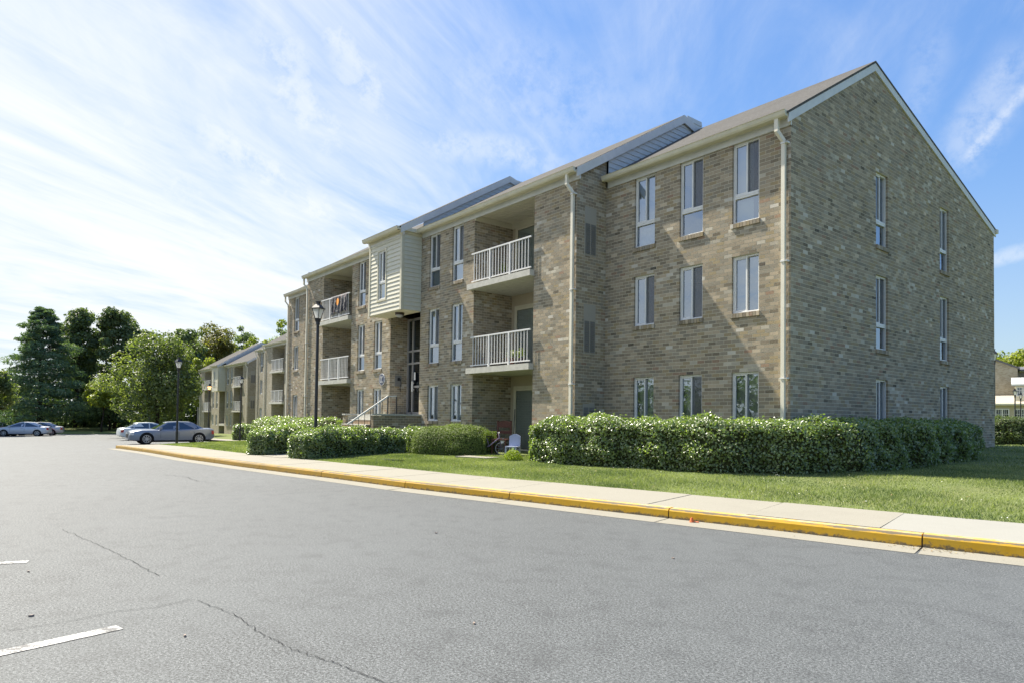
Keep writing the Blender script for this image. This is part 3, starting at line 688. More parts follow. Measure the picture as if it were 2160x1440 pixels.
    if bricks:
        P, T = WL.done()
        cen = P.mean(1)+np.array(off_); d = cen-CAM; dist = np.linalg.norm(d, axis=1)
        nrm = np.cross(P[:, 1]-P[:, 0], P[:, 3]-P[:, 0]); area = np.linalg.norm(nrm, axis=1); cosv = np.abs((nrm*d).sum(1))/(area*dist)
        size = area*cosv/dist**2
        size[(cen[:, 2] < 1.55)] = 0; size[(cen[:, 1] < -.05)] = 0     # behind the hedge
        size[(cen[:, 0] < -.2) & (cen[:, 0] > -.27)] *= 1
        full = (P[:, 1]-P[:, 0]); size[np.linalg.norm(full, axis=1) < .07] = 0
        pick = np.argsort(-size)[:300]; keep = np.ones(len(P), bool); keep[pick] = False
        add('bricks', brick_mesh(P[keep], T[keep], 'bricks'), b, kind='stuff')
        cache = {}
        for i in pick:
            o0 = P[i, 0]; q = P[i]-o0; tq = tuple(np.round(T[i]/.035).astype(int)); key = (tuple(np.round(q, 2).ravel()), tq)
            if key not in cache: cache[key] = brick_mesh(q[None], T[i][None], 'brick')
            add('brick', cache[key], wall, o0)
    # windows
    looks = ['screen', 'screen', 'mix', 'blind', 'screen', 'shade', 'curtain', 'blind', 'screen']
    for k, (org, rz, a, w, z0, z1) in enumerate(wins):
        c, s_ = cos(rz), sin(rz); p = (org[0]+a*c, org[1]+a*s_, z0); tall = (z1-z0) > 1.5
        look = ['blind', 'blind', 'curtain', 'blind', 'screen'][(k*3) % 5] if z0 < 2 else ['skyscreen', 'mix', 'skyscreen', 'skyscreen', 'shade'][(k*7) % 5]
        window(b, p, rz, w, z1-z0, tall, look, far)
    # wall vents on the return wall
    for zt in (7.2, 4.5, 1.78):
        m_ = MB(); x = -5.5; y0, y1 = -.86, -.40; h = 1.36 if zt > 2 else 1.3
        m_.box(x-.05, x+.012, y0, y1, zt-h, zt, 1)
        for j in range(2):
            ya, yb = y0+.03+j*.22, y0+.03+j*.22+.18; zb_, zc = zt-h+.06, zt-.46 if zt > 2 else zt-.1
            m_.box(x+.012, x+.016, ya, yb, zb_, zc, 0)
            for q in range(14): zq = zb_+(zc-zb_)*q/14; m_.hexa([(x+.016, ya, zq), (x+.016, yb, zq), (x+.030, yb, zq-.012), (x+.030, ya, zq-.012), (x+.016, ya, zq+.012), (x+.016, yb, zq+.012), (x+.032, yb, zq-.004), (x+.032, ya, zq-.004)], 0)
        if zt > 2: m_.box(x+.012, x+.022, y0, y1, zt-.46, zt-.40, 1)
        add('wall_vent', m_.mesh('wall_vent', [M_VENT, M_VENTF]), b)
    # balconies
    for (x0, x1, mir) in ((-10.27, -7.27, 0), (-22.3, -19.3, 1)):
        for sz in (5.70, 2.98): balcony(b, x0, x1, sz, mir, far)
        m_ = MB(); yb = YM+1.6; m_.quad([(x0, yb, base), (x1, yb, base), (x1, yb, 8.0), (x0, yb, 8.0)]); add('balcony_back_wall', m_.mesh('balcony_back_wall', M_STUCCO), b)
        m_ = MB()
        for j in range(12):
            ya = YM+j*1.6/12; m_.box(x0+.002, x1-.002, ya+.006, ya+1.6/12-.006, 7.985, 8.0)
        m_.box(x0, x0+.03, YM+.001, yb, 7.80, 7.984); m_.box(x0+.03, x1, yb-.04, yb-.001, 7.80, 7.984)
        add('balcony_soffit', m_.mesh('balcony_soffit', M_SOFFIT), b)
        if base < 9:
            m_ = MB(); m_.box(x0, x1, YM-.1, yb, base, .22+.05); add('patio_slab', m_.mesh('patio_slab', M_CONC), b)
        for fz in (.27, 2.96, 5.68):
            xa = x0+.28 if not mir else x1-2.2
            m_ = MB(); w, h = 1.9, 2.08; t = .07
            for q in ((0, t, 0, h), (w-t, w, 0, h), (t, w-t, h-t, h), (t, w-t, 0, t), (w/2-.03, w/2+.03, t, h-t)): m_.box(q[0], q[1], -.06, 0, q[2], q[3])
            m_.box(-.09, 0, -.03, 0, 0, h+.09); m_.box(w, w+.09, -.03, 0, 0, h+.09); m_.box(0, w, -.03, 0, h, h+.09)
            d_ = add('sliding_door', m_.mesh('sliding_door', M_CREAM), b, (xa, yb, fz))
            g_ = MB(); g_.quad([(t, -.04, t), (w/2, -.04, t), (w/2, -.04, h-t), (t, -.04, h-t)]); g_.quad([(w/2, -.025, t), (w-t, -.025, t), (w-t, -.025, h-t), (w/2, -.025, h-t)])
            add('pane', wmesh('doorpane', lambda: g_.mesh('pane', M_GLASS)), d_)
            v = MB()
            for j in range(24): xx = .08+j*.076; v.quad([(xx-.03, -.012, .1), (xx+.03, -.004, .1), (xx+.03, -.004, h-.08), (xx-.03, -.012, h-.08)])
            add('blind', wmesh('doorblind', lambda: v.mesh('blind', M_BLIND)), d_)
    # entry: tall aluminium and glass front below the bay box, door on the right
    e = MB(); x0, x1, y, z0 = -15.80, -13.62, -.36, 1.45
    def st(a, c, p, q): e.box(a, c, y-.05, y+.05, p, q)
    for x in (x0, -15.42, -14.40, x1-.08): st(x, x+.08, z0, 5.2)
    for z in (3.42, 3.90): st(x0+.08, -15.42, z, z+.07); st(-15.34, -14.40, z, z+.07); st(-14.32, x1-.08, z, z+.07)
    st(-15.34, -14.40, 2.50, 2.58); st(x0+.08, x1-.08, z0, z0+.10) ; st(x0+.08, x1-.08, 5.12, 5.2)
    en = add('entrance_door', e.mesh('entrance_door', mat_alu()), b)
    g = MB(); g.quad([(x0, y, z0), (x1, y, z0), (x1, y, 5.2), (x0, y, 5.2)]); add('pane', g.mesh('pane', M_GLASSD), en)
    h = MB(); h.box(-15.30, -15.22, y-.13, y-.09, 2.35, 2.75); h.box(-15.29, -15.23, y-.09, y-.05, 2.40, 2.46); h.box(-15.29, -15.23, y-.09, y-.05, 2.64, 2.70); add('handle', h.mesh('handle', M_VINYL), en)
    h = MB(); h.box(-15.24, -15.12, y-.056, y-.051, 2.80, 3.10); add('notice', h.mesh('notice', M_VINYL), en)
    f = MB(); f.box(-15.82, -13.6, YM, 3, 1.2, 1.44); add('entrance_floor', f.mesh('entrance_floor', M_CONC), b)
    # bay box clad with boards
    bx0, bx1, zb, zt = -16.05, -13.6, 5.2, 7.93
    m_ = MB(); m_.box(bx0+.02, bx1-.02, YB+.35, YM, zb+.01, zt); box = add('bay_box', m_.mesh('bay_box', M_SIDING), b)
    so = MB(); so.box(bx0-.01, bx1+.01, YB-.01, YM, zb-.02, zb+.008); add('bay_soffit', so.mesh('bay_soffit', M_SOFFIT), box)
    n = 18; hh = (zt-zb)/n; wx0, wx1, wz0, wz1 = -15.33, -14.77, 5.72, 7.55
    for k in range(n):
        z = zb+k*hh
        segs = [(bx0, bx1)] if z+hh < wz0-.05 or z > wz1+.03 else [(bx0, wx0-.06), (wx1+.06, bx1)]
        for a, c in segs:
            q = MB(); L_ = c-a
            q.hexa([(0, -.034, 0), (L_, -.034, 0), (L_, .018, 0), (0, .018, 0), (0, -.006, hh+.01), (L_, -.006, hh+.01), (L_, .018, hh+.01), (0, .018, hh+.01)])
            add('siding_board', q.mesh('siding_board', M_SIDING), box, (a, YB, z))
        q = MB(); L_ = YM-YB
        q.hexa([(.034, .0, 0), (.034, L_, 0), (-.018, L_, 0), (-.018, 0, 0), (.006, 0, hh+.01), (.006, L_, hh+.01), (-.018, L_, hh+.01), (-.018, 0, hh+.01)])
        add('siding_board', wmesh('sideboard', lambda: q.mesh('siding_board', M_SIDING)), box, (bx1, YB, z))
    c = MB(); c.box(bx1-.07, bx1+.045, YB-.045, YB+.07, zb-.02, zt+.01); c.box(bx0-.03, bx0+.07, YB-.045, YB+.04, zb-.02, zt+.01); add('corner_board', c.mesh('corner_board', M_CREAM), box)
    t = MB(); t.box(wx0-.07, wx0, YB-.045, YB, wz0-.07, wz1+.07); t.box(wx1, wx1+.07, YB-.045, YB, wz0-.07, wz1+.07); t.box(wx0, wx1, YB-.045, YB, wz1, wz1+.07); t.box(wx0, wx1, YB-.045, YB, wz0-.07, wz0)
    add('window_trim', t.mesh('window_trim', M_CREAM), box)
    window(b, (wx0, YB-.06, wz0), 0, wx1-wx0, wz1-wz0, True, 'screen', far)
    # roofs: three slabs with the same slopes, each projecting a little further
    def roof(x0, x1, yw, yr, nm='roof'):
        q = MB(); zf = lambda y: roof_front(y, yw); ye = yw-.22; t_ = .06; zr = zf(yr); yb = BACK+.25
        q.hexa([(x0, ye, zf(ye)-t_), (x1, ye, zf(ye)-t_), (x1, yr, zr-t_), (x0, yr, zr-t_), (x0, ye, zf(ye)), (x1, ye, zf(ye)), (x1, yr, zr), (x0, yr, zr)])
        zb_ = zr-RS*(yb-yr); q.hexa([(x0, yr, zr-t_), (x1, yr, zr-t_), (x1, yb, zb_-t_), (x0, yb, zb_-t_), (x0, yr, zr), (x1, yr, zr), (x1, yb, zb_), (x0, yb, zb_)])
        return add(nm, q.mesh('roof', M_SHINGLE), b)
    rn = roof(-5.5, .05, 0, YRN); roof(-29.85, -24.2, 0, YRN); roof(-24.30, -5.36, YM, YRM); roof(-16.2, -13.44, YB, YRB)
    def rake(x, yw, yr, rear, sides):
        q = MB(); zf = lambda y: roof_front(y, yw)-.012; ye = yw-.16; t_ = .25; x0, x1 = x, x+.035
        if 'f' in sides:
            q.hexa([(x0, ye, zf(ye)-t_), (x1, ye, zf(ye)-t_), (x1, yr, zf(yr)-t_), (x0, yr, zf(yr)-t_), (x0, ye, zf(ye)), (x1, ye, zf(ye)), (x1, yr, zf(yr)), (x0, yr, zf(yr))])
        zr = zf(yr); yb = rear; zb_ = zr-RS*(yb-yr)
        q.hexa([(x0, yr, zr-t_), (x1, yr, zr-t_), (x1, yb, zb_-t_), (x0, yb, zb_-t_), (x0, yr, zr), (x1, yr, zr), (x1, yb, zb_), (x0, yb, zb_)])
        add('rake_board', q.mesh('rake_board', M_TRIM), b)
    rake(.006, 0, YRN, BACK+.1, 'f'); rake(-5.375, YM, YRM, YRN-.0, 'f'); rake(-13.455, YB, YRB, YRM, 'f')
    # lap siding on the little gables between the roofs
    for xg, yw, yl in ((-5.43, YM, 0.), (-13.50, YB, YM)):
        m_ = MB(); zf = lambda y: roof_front(y, yw)-.03; zl = lambda y: roof_front(y, yl)-.05; yr_ = YRM if yw == YM else YRB; yl_r = YRN if yl == 0 else YRM
        m_.quad([(xg, yl+.0, 7.9), (xg, yl_r, zl(yl_r)), (xg, yr_, zf(yr_)), (xg, yl, zf(yl))]); gw = add('gable_siding_wall', m_.mesh('gable_siding_wall', M_SIDG), b)
        z = 8.18
        while z < 10.9:
            y0 = max(yl+.01, (z+.158+.06-8.12)/SL+yw-.2); y1 = (z+.15-8.12)/SL+yl-.2+.1
            y1 = min(y1, yl_r+.2)
            if y1-y0 > .05:
                q = MB(); L_ = y1-y0; q.hexa([(.022, 0, 0), (.022, L_, 0), (0, L_, 0), (0, 0, 0), (.004, 0, .158), (.004, L_, .158), (0, L_, .158), (0, 0, .158)])
                add('siding_board', q.mesh('siding_board', M_SIDG), gw, (xg, y0, z))
            z += .15
    # eaves: frieze, soffit, gutter
    def eave(x0, x1, yw, endr=False):
        q = MB(); q.box(x0, x1, yw-.035, yw+.0, 7.86, 8.03); add('frieze_board', q.mesh('frieze_board', M_TRIM), b)
        q = MB(); q.box(x0, x1, yw-.16, yw+.05, 8.03, 8.06); add('eave_soffit', q.mesh('eave_soffit', M_CREAM), b)
        g_ = MB(); pr = [(-.17, 8.125), (-.17, 8.0), (-.265, 8.0), (-.295, 8.04), (-.31, 8.115), (-.325, 8.125), (-.315, 8.13), (-.295, 8.115), (-.27, 8.03), (-.18, 8.02)]
        for p, r_ in zip(pr[:-1], pr[1:]): g_.quad([(x0, yw+p[0], p[1]), (x1, yw+p[0], p[1]), (x1, yw+r_[0], r_[1]), (x0, yw+r_[0], r_[1])])
        for x in (x0, x1): g_.quad([(x, yw+p[0], p[1]) for p in pr[:6]])
        add('gutter', g_.mesh('gutter', M_CREAM), b)
    eave(-5.42, .02, 0); eave(-29.85, -24.25, 0); eave(-13.50, -5.36, YM); eave(-24.3, -16.15, YM); eave(-16.2, -13.46, YB)
    q = MB(); q.box(-13.56, -13.44, YB-.24, YM-.16, 8.0, 8.125); q.box(-13.6, -13.53, YB-.03, YM, 7.93, 8.03)
    q.box(bx0-.02, bx1, YB-.036, YB+.02, 7.92, 8.03); add('bay_eave_return', q.mesh('bay_eave_return', M_CREAM), b)
    # end blocks under the gable corner and rear gutter end
    q = MB(); q.box(-.03, .012, -.04, .0, 7.86, 8.02); q.box(-.0, .10, BACK+.0, BACK+.17, 8.0, 8.13); add('gutter_end', q.mesh('gutter_end', M_CREAM), b)
    # downspouts
    for x, yw in ((-.13, 0), (-5.60, YM), (-24.1, YM), (-29.68, 0)):
        q = MB(); w = .05
        def seg(p0, p1): q.bar(p0, p1, .085, .075)
        seg((x-.08, yw-.22, 8.0), (x-.08, yw-.22, 7.72)); seg((x-.08, yw-.225, 7.74), (x, yw-.075, 7.52)); seg((x, yw-.07, 7.54), (x, yw-.07, base if far else .2))
        d_ = add('downspout', q.mesh('downspout', M_PIPE), b)
        for z in (7.48, 4.86, 2.3):
            def sp():
                q = MB(); q.box(-.052, .11, -.122, -.112, -.016, .016); q.box(.05, .11, -.122, -.01, -.016, .016); return q.mesh('strap', M_VINYL)
            add('strap', wmesh('strap', sp), d_, (x, yw, z))
    return b
_alu = []
def mat_alu():
    if not _alu: _alu.append(mat('grey_aluminium', (.36, .35, .34), .45, .5, .3))
    return _alu[0]
M_SIDG = mat('grey_siding', (.60, .61, .60), .55, .35, var=.06, vscale=5)
B1 = build_building('apartment_building', 'nearest brown brick apartment building with gable end and balconies', (0, 0, 0), False)
build_building('apartment_building', 'second brick apartment building, set back just beyond the nearest one', (-30, 8.15, -.41), True)
build_building('apartment_building', 'farthest brick apartment building, at the car park beside the tree line', (-59.8, 10.15, -1.1), True)

# ------------------------------------------------------------------ placing by distance along the camera's view axis (layout helper)
def at(u, d, z=None):
    U = u-1080; V = 0
    p = CAM[:2]+(fw*F_PX+rt*U)[:2]/F_PX*d
    return (float(p[0]), float(p[1]))
# ------------------------------------------------------------------ stoop
st_ = thing('stoop', (-14.55, -2.2, 0), 'brick entrance stoop with steps below the boarded bay, behind the hedges', 'stoop')
st_.location = (0, 0, 0)
SW = Walls()
SW.wall((-13.45, -3.05, 0), pi/2, 1.90, .1, 1.40); SW.wall((-13.67, -3.05, 0), 0, .22, .1, 1.40); SW.wall((-15.87, -3.05, 0), 0, .22, .1, 1.40); SW.wall((-15.65, -3.05, 0), pi/2, 1.90, .1, 1.40, bricks=False)
swall = None
for dx_ in (0, 2.2):
    m_ = MB(); m_.box(-13.668-dx_, -13.452-dx_, -3.048, YM-.01, .1, 1.39); sw_ = add('stoop_wall', m_.mesh('stoop_wall', M_MORTAR), st_); swall = swall if dx_ else sw_
P, T = SW.done(); T = T*np.array([.80, .78, .74])
for i in range(len(P)): add('brick', brick_mesh((P[i]-P[i, 0])[None], T[i][None], 'brick'), swall, P[i, 0])
m_ = MB(); m_.box(-13.70, -13.42, -3.08, YM-.005, 1.40, 1.45); m_.box(-15.90, -15.62, -3.08, YM-.005, 1.40, 1.45); add('coping', m_.mesh('coping', M_CONC), st_)
m_ = MB(); m_.box(-15.66, -13.66, -2.62, YM+.0, .1, 1.43); add('landing', m_.mesh('landing', M_CONC), st_)
for k in range(6):
    z1 = 1.43-.175*(k+1); y1 = -2.62-.29*k
    m_ = MB(); m_.box(-15.64, -13.69, y1-.29, y1-.001, .1, z1-.03, 0); m_.box(-15.64, -13.69, y1-.30, y1-.001, z1-.03, z1, 1)
    add('step', m_.mesh('step', [M_STEP, M_CONC] if 'M_STEP' in globals() else [mat('red_brown_brick', (.26, .19, .13), .9, .2, var=.3, vscale=9), M_CONC]), st_)
def handrail(x, far=False):
    r = MB(); r.bar((x, -2.44, 2.07), (x, -3.95, 1.08), .035, .05); r.bar((x, -2.44, 2.07), (x, -2.10, 2.09), .03, .04); 
    g = thing('stair_railing', (0, 0, 0), 'white topped iron handrail slanting down beside the entrance steps', 'handrail')
    add('top_rail', r.mesh('top_rail', M_RAIL), g)
    q = MB()
    for k in range(7):
        y = -2.44-.22*k; zt = 2.05-.655*(.22*k); q.box(x-.008, x+.008, y-.008, y+.008, .9 if k > 1 else 1.44, zt)
    q.box(x-.02, x+.02, -2.12, -2.08, 1.44, 2.07); q.box(x-.02, x+.02, -2.46, -2.42, 1.44, 2.07); add('iron_bars', q.mesh('iron_bars', M_IRON), g)
handrail(-13.56)
# ------------------------------------------------------------------ round CC sign
sg = thing('building_sign', (-16.41, YM-.012, 2.83), 'round blue-grey sign with white CC letters left of the entrance', 'sign')
def disc(r, y0, y1, mt, nm, n=40):
    m_ = MB(); a = [(r*cos(2*pi*k/n), r*sin(2*pi*k/n)) for k in range(n)]
    m_.quad([(p[0], y0, p[1]) for p in a])
    for k in range(n): p, q = a[k], a[(k+1) % n]; m_.quad([(p[0], y0, p[1]), (p[0], y1, p[1]), (q[0], y1, q[1]), (q[0], y0, q[1])])
    return m_.mesh(nm, mt)
add('rim', disc(.235, -.025, 0, M_RAIL, 'rim'), sg); add('plate', disc(.212, -.032, -.02, mat('sign_blue_grey', (.085, .10, .15), .5, .4), 'plate'), sg)
for cx in (-.055, .058):
    m_ = MB(); pts = [(cx+.052*cos(a), -.036, .115*sin(a)) for a in np.linspace(radians(42), radians(318), 22)]
    m_.tube(pts, [.009+.006*abs(cos((i-10.5)/21*pi)) for i in range(22)], 5); add('letter', m_.mesh('letter', M_RAIL), sg)
# ------------------------------------------------------------------ fixtures at the entrance
cl = thing('ceiling_light', (-14.3, -1.62, 5.18), 'dark rimmed ceiling light under the boarded bay box', 'ceiling light')
m_ = MB(); m_.tube([(0, 0, 0), (0, 0, -.09)], [.17, .165], 20); add('rim', m_.mesh('rim', mat('bronze', (.05, .035, .025), .5, .5)), cl)
m_ = MB(); m_.tube([(0, 0, -.088), (0, 0, -.13), (0, 0, -.17), (0, 0, -.185)], [.145, .13, .09, .03], 18); add('diffuser', m_.mesh('diffuser', M_LAMPGLASS, True), cl)
wf = thing('entry_intercom', (-15.80, -.80, 2.55), 'grey metal intercom panel with hanging cord on the shaded entrance side wall', 'intercom')
m_ = MB(); m_.box(0, .05, -.14, .14, 0, .42); add('panel', m_.mesh('panel', M_VENT), wf)
m_ = MB(); m_.box(.05, .08, -.05, .05, .22, .34); m_.tube([(.06, .08, .3), (.07, .1, .1), (.06, .07, -.05), (.06, .09, -.2)], .012, 6); add('handset', m_.mesh('handset', M_IRON), wf)
# ------------------------------------------------------------------ street lamps
def lamp_meshes(H, lit):
    h0 = H-.60
    m_ = MB(); m_.tube([(0, 0, -.3), (0, 0, .55), (0, 0, .60), (0, 0, h0-.12), (0, 0, h0-.10), (0, 0, h0-.02)], [.062, .062, .048, .042, .06, .06], 10); pole = m_.mesh('pole', M_IRON, False)
    def ring(z, r): return [(-r, -r, z), (r, -r, z), (r, r, z), (-r, r, z)]
    m_ = MB(); b, t = .060, .122; zb, zt = h0+.08, h0+.36
    m_.hexa(ring(h0-.02, .05)+ring(zb, b+.01)); m_.hexa(ring(zt, t+.03)+ring(zt+.018, t+.03)); m_.hexa(ring(zt+.018, t+.015)+ring(zt+.13, .06)); m_.hexa(ring(zt+.13, .042)+ring(zt+.20, .042)); m_.hexa(ring(zt+.20, .058)+ring(zt+.22, .058))
    for sx, sy in ((-1, -1), (1, -1), (1, 1), (-1, 1)): m_.bar((sx*b, sy*b, zb), (sx*t, sy*t, zt), .018)
    head = m_.mesh('lantern_frame', M_IRON)
    m_ = MB(); e = .012; m_.hexa(ring(zb, b-e)+ring(zt-.005, t-e)); gl = m_.mesh('lantern_glass', M_LAMPLIT if lit else M_LAMPGLASS)
    return pole, head, gl
LM = {}
def lamp(loc, H, rz, label, lit=False):
    key = (round(H, 1), lit)
    if key not in LM: LM[key] = lamp_meshes(H, lit)
    t = thing('street_lamp', loc, label, 'street lamp', 'black lantern street lamps', rz)
    p, h, g = LM[key]; add('pole', p, t); hd = add('lantern_frame', h, t); add('lantern_glass', g, hd)
    return t
def lamp_at(u, d, vtop, zb, rz, label, lit=False):
    x, y = at(u, d); hor = 882.7+(u-1080)*.0134; zt = 1.333+(hor-vtop)*d/1414
    lamp((x, y, zb), zt-zb, rz, label, lit)
lamp_at(667, 19.7, 634, float(lawn_z(*at(667, 19.7))), .55, 'tall black lantern lamp rising out of the hedge before the nearest building')
lamp_at(375, 32.4, 752, -.05, .3, 'black lantern lamp on the grass in front of the grey sedan')
lamp_at(508, 46, 791, -.5, .3, 'black lantern lamp in front of the farther buildings\' balconies')
lamp_at(441, 55, 808, -.65, .3, 'lantern lamp with its light on, glowing orange', True)
lamp_at(317, 72, 820, -.95, .3, 'small distant lantern lamp under the big green tree')
lamp_at(2097, 30, 733, .6, .3, 'lantern lamp half hidden by the gable\'s far corner')
lamp_at(2141, 52, 818, .6, .3, 'thin lamp before the cream wing, nearer its dormer edge')
lamp_at(2153, 58, 828, .6, .3, 'pale glassed lamp before the windows of the cream wing')
# ------------------------------------------------------------------ hedges
def hedge(name, label, path, wid, hgt, n, size, mt, cat='hedge', group='clipped hedges', rnd=.35, zf=lawn_z, ztop=None, lumps=.06, spread=.75):
    P = np.array(path, float); seg = np.linalg.norm(np.diff(P, axis=0), axis=1); L_ = seg.sum(); cum = np.concatenate([[0], np.cumsum(seg)])
    def pos(t): return np.stack([np.interp(t, cum, P[:, 0]), np.interp(t, cum, P[:, 1])], -1)
    def frm(t):
        a = pos(np.clip(t-.25, 0, L_)); b = pos(np.clip(t+.25, 0, L_)); T = b-a; T /= np.linalg.norm(T, axis=1)[:, None]+1e-9; return pos(t), np.stack([-T[:, 1], T[:, 0]], 1), T
    ph = rng.uniform(0, 6, 6)
    def surf(t, a, shrink=0.):
        # a: angle parameter 0..1 over the cross-section from one foot over the top to the other
        c, Nn, T = frm(t); hw, hh = wid/2-shrink, hgt-shrink
        sx = np.clip((a-.5)*2, -1, 1); per = 2*hh+2*hw; s = a*per
        x = np.where(s < hh, -hw, np.where(s < hh+2*hw, s-hh-hw, hw)); z = np.where(s < hh, s, np.where(s < hh+2*hw, hh, per-s))
        r = rnd; 
        ex = np.clip((np.abs(x)-(hw-r))/r, 0, 1); ez = np.clip((z-(hh-r))/r, 0, 1); k = np.hypot(ex, ez); cut = np.where(k > 1, 1/np.maximum(k, 1), 1)
        x = np.where(k > 1, np.sign(x)*((hw-r)+ex*r*cut), x); z = np.where(k > 1, (hh-r)+ez*r*cut, z)
        x = x*(1-.07*np.clip(1-z/.3, 0, 1))
        nx = np.where(np.abs(x) > hw-.02, np.sign(x), 0)*1.+np.sign(x)*ex; nz = np.where(z > hh-.02, 1., 0)+ez
        lump = lumps*(np.sin(t*2.3+ph[0])+np.sin(t*5.1+x*3+ph[1])+.7*np.sin(t*9+z*7+ph[2])+.6*np.sin(z*11+x*8+ph[3]))*.5
        end = np.minimum(t, L_-t); er = np.clip(1-end/(rnd*1.3), 0, 1); sc = np.sqrt(np.clip(1-er*er, .04, 1))
        x = x*(.35+.65*sc); z = z*(.55+.45*sc)
        x = x+nx*lump; z = z+nz*lump*.7
        g = zf(c[:, 0], c[:, 1]) if ztop is None else zf(c[:, 0], c[:, 1])
        zz = g+z if ztop is None else g+z/hgt*(ztop-g)
        p = np.stack([c[:, 0]+Nn[:, 0]*x, c[:, 1]+Nn[:, 1]*x, zz], 1)
        endn = np.where(t < L_/2, -1, 1)*er
        nv = np.stack([Nn[:, 0]*nx+T[:, 0]*endn, Nn[:, 1]*nx+T[:, 1]*endn, nz], 1); nv /= np.linalg.norm(nv, axis=1)[:, None]+1e-6
        return p, nv
    root = thing(name, (float(P[0][0]), float(P[0][1]), float(zf(P[0][0], P[0][1]))), label, cat, group)
    O = np.array(root.location)
    # dark inner body
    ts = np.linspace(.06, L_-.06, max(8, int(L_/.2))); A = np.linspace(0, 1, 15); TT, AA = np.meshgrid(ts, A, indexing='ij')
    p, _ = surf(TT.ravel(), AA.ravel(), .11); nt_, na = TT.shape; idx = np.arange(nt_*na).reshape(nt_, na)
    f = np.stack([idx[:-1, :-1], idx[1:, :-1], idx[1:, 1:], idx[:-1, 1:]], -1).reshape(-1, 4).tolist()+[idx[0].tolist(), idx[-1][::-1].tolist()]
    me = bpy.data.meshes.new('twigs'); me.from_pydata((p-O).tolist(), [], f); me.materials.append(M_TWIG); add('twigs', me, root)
    t = rng.uniform(0, L_, n); a = rng.random(n); m2 = rng.random(n) < .12
    t[m2] = np.where(rng.random(m2.sum()) < .5, rng.uniform(0, .18, m2.sum()), L_-rng.uniform(0, .18, m2.sum()))
    p, nv = surf(t, a); dep = rng.exponential(.035, n); p = p-nv*np.minimum(dep, .16)[:, None]+nv*rng.normal(0, .018, n)[:, None]
    sp = rng.random(n) < .03; p[sp] += nv[sp]*rng.uniform(.02, .09, sp.sum())[:, None]
    ne = n//14
    for e_, sg_ in ((.0, -1), (L_, 1)):
        te = np.full(ne, e_)+sg_*-.02; ce, Ne, Te = frm(np.clip(te, .01, L_-.01)); u_ = rng.uniform(-1, 1, ne); w_ = rng.random(ne)
        hx = wid/2*(.35+.65*.2)*1.35; hz = hgt*(.55+.45*.2)*1.25; gz = zf(ce[:, 0], ce[:, 1]); zz_ = w_*hz if ztop is None else w_*hz/hgt*(ztop-gz)
        pe = np.stack([ce[:, 0]+Ne[:, 0]*u_*hx+Te[:, 0]*sg_*rng.normal(.03, .03, ne), ce[:, 1]+Ne[:, 1]*u_*hx+Te[:, 1]*sg_*rng.normal(.03, .03, ne), gz+zz_], 1)
        p = np.concatenate([p, pe]); nv = np.concatenate([nv, np.stack([Te[:, 0]*sg_, Te[:, 1]*sg_, np.full(ne, .2)], 1)]); t = np.concatenate([t, te]); a = np.concatenate([a, w_])
    n = len(p)
    V = leaf_quads(p-O, nv*.9+np.array([0, 0, .45]), size, 1.6, spread)
    tone = np.clip(rng.normal(.42, .27, n)+.12*np.sin(t*3.1+a*8), 0, 1)
    fo = add('foliage', quads_mesh('foliage', V, mt, tone), root, kind='stuff')
    return root
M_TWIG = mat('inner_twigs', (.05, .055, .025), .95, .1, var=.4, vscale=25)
hedge('hedge', 'big glossy leaved hedge wrapping round the gable corner of the nearest building', [(-5.5, -2.36), (-3.6, -2.0), (-2.0, -1.62), (-.7, -1.25), (.2, -.55), (.72, .5), (.98, 2.0), (1.06, 4), (.95, 6.3), (.8, 7.2)], 1.35, 1.16, 70000, .062, M_HEDGE, ztop=1.39)
hedge('hedge', 'glossy leaved hedge on the right of the entrance path, with the lamp in it', [(-10.75, -6.75), (-10.95, -5.9), (-11.35, -4.9), (-11.7, -3.9), (-11.2, -3.0), (-10.2, -2.5), (-9.2, -2.3)], 1.25, .95, 34000, .060, M_HEDGE, ztop=.97)
hedge('hedge', 'glossy leaved hedge on the left of the entrance path, ending at the sidewalk', [(-13.35, -7.0), (-13.9, -5.9), (-15.0, -5.2), (-17.5, -4.5)], 1.25, .90, 20000, .062, M_HEDGE, ztop=.98)
hedge('hedge', 'long glossy hedge under the left end windows, behind the path hedge', [(-16.6, -3.0), (-19, -2.9), (-22, -2.85), (-25.5, -2.2), (-28, -1.9)], 1.3, 1.05, 16000, .075, M_HEDGE, ztop=1.22)
hedge('clipped_shrub', 'low rounded fine leaved box shrub beside the patio', [(-10.5, -3.05), (-9.5, -2.65), (-8.2, -1.95)], 1.55, .84, 46000, .032, M_BOX, 'shrub', None, rnd=.66, lumps=.03)
hedge('hedge', 'dark leaved hedge beyond the gable, before the cream wing', [at(2080, 26.5), at(2160, 26), at(2260, 25.5)], 1.2, 1.02, 8000, .075, M_OAK)  # uses the dark tree leaf colour, darker than the other hedges
hedge('hedge', 'hedge block by the grey sedan\'s trunk, before the farther buildings', [(-44.6, 1.9), (-42.5, 2.5), (-39.5, 3.0)], 1.4, 1.15, 7000, .11, M_HEDGE, zf=lambda x, y: lz2(np.asarray(x), np.asarray(y)))
hedge('hedge', 'hedge running from the farther lamp towards the nearest building', [(-38.3, 1.4), (-36, 2.0), (-33, 2.6), (-30.5, 2.8)], 1.4, 1.3, 8000, .10, M_HEDGE, zf=lambda x, y: lz2(np.asarray(x), np.asarray(y)))
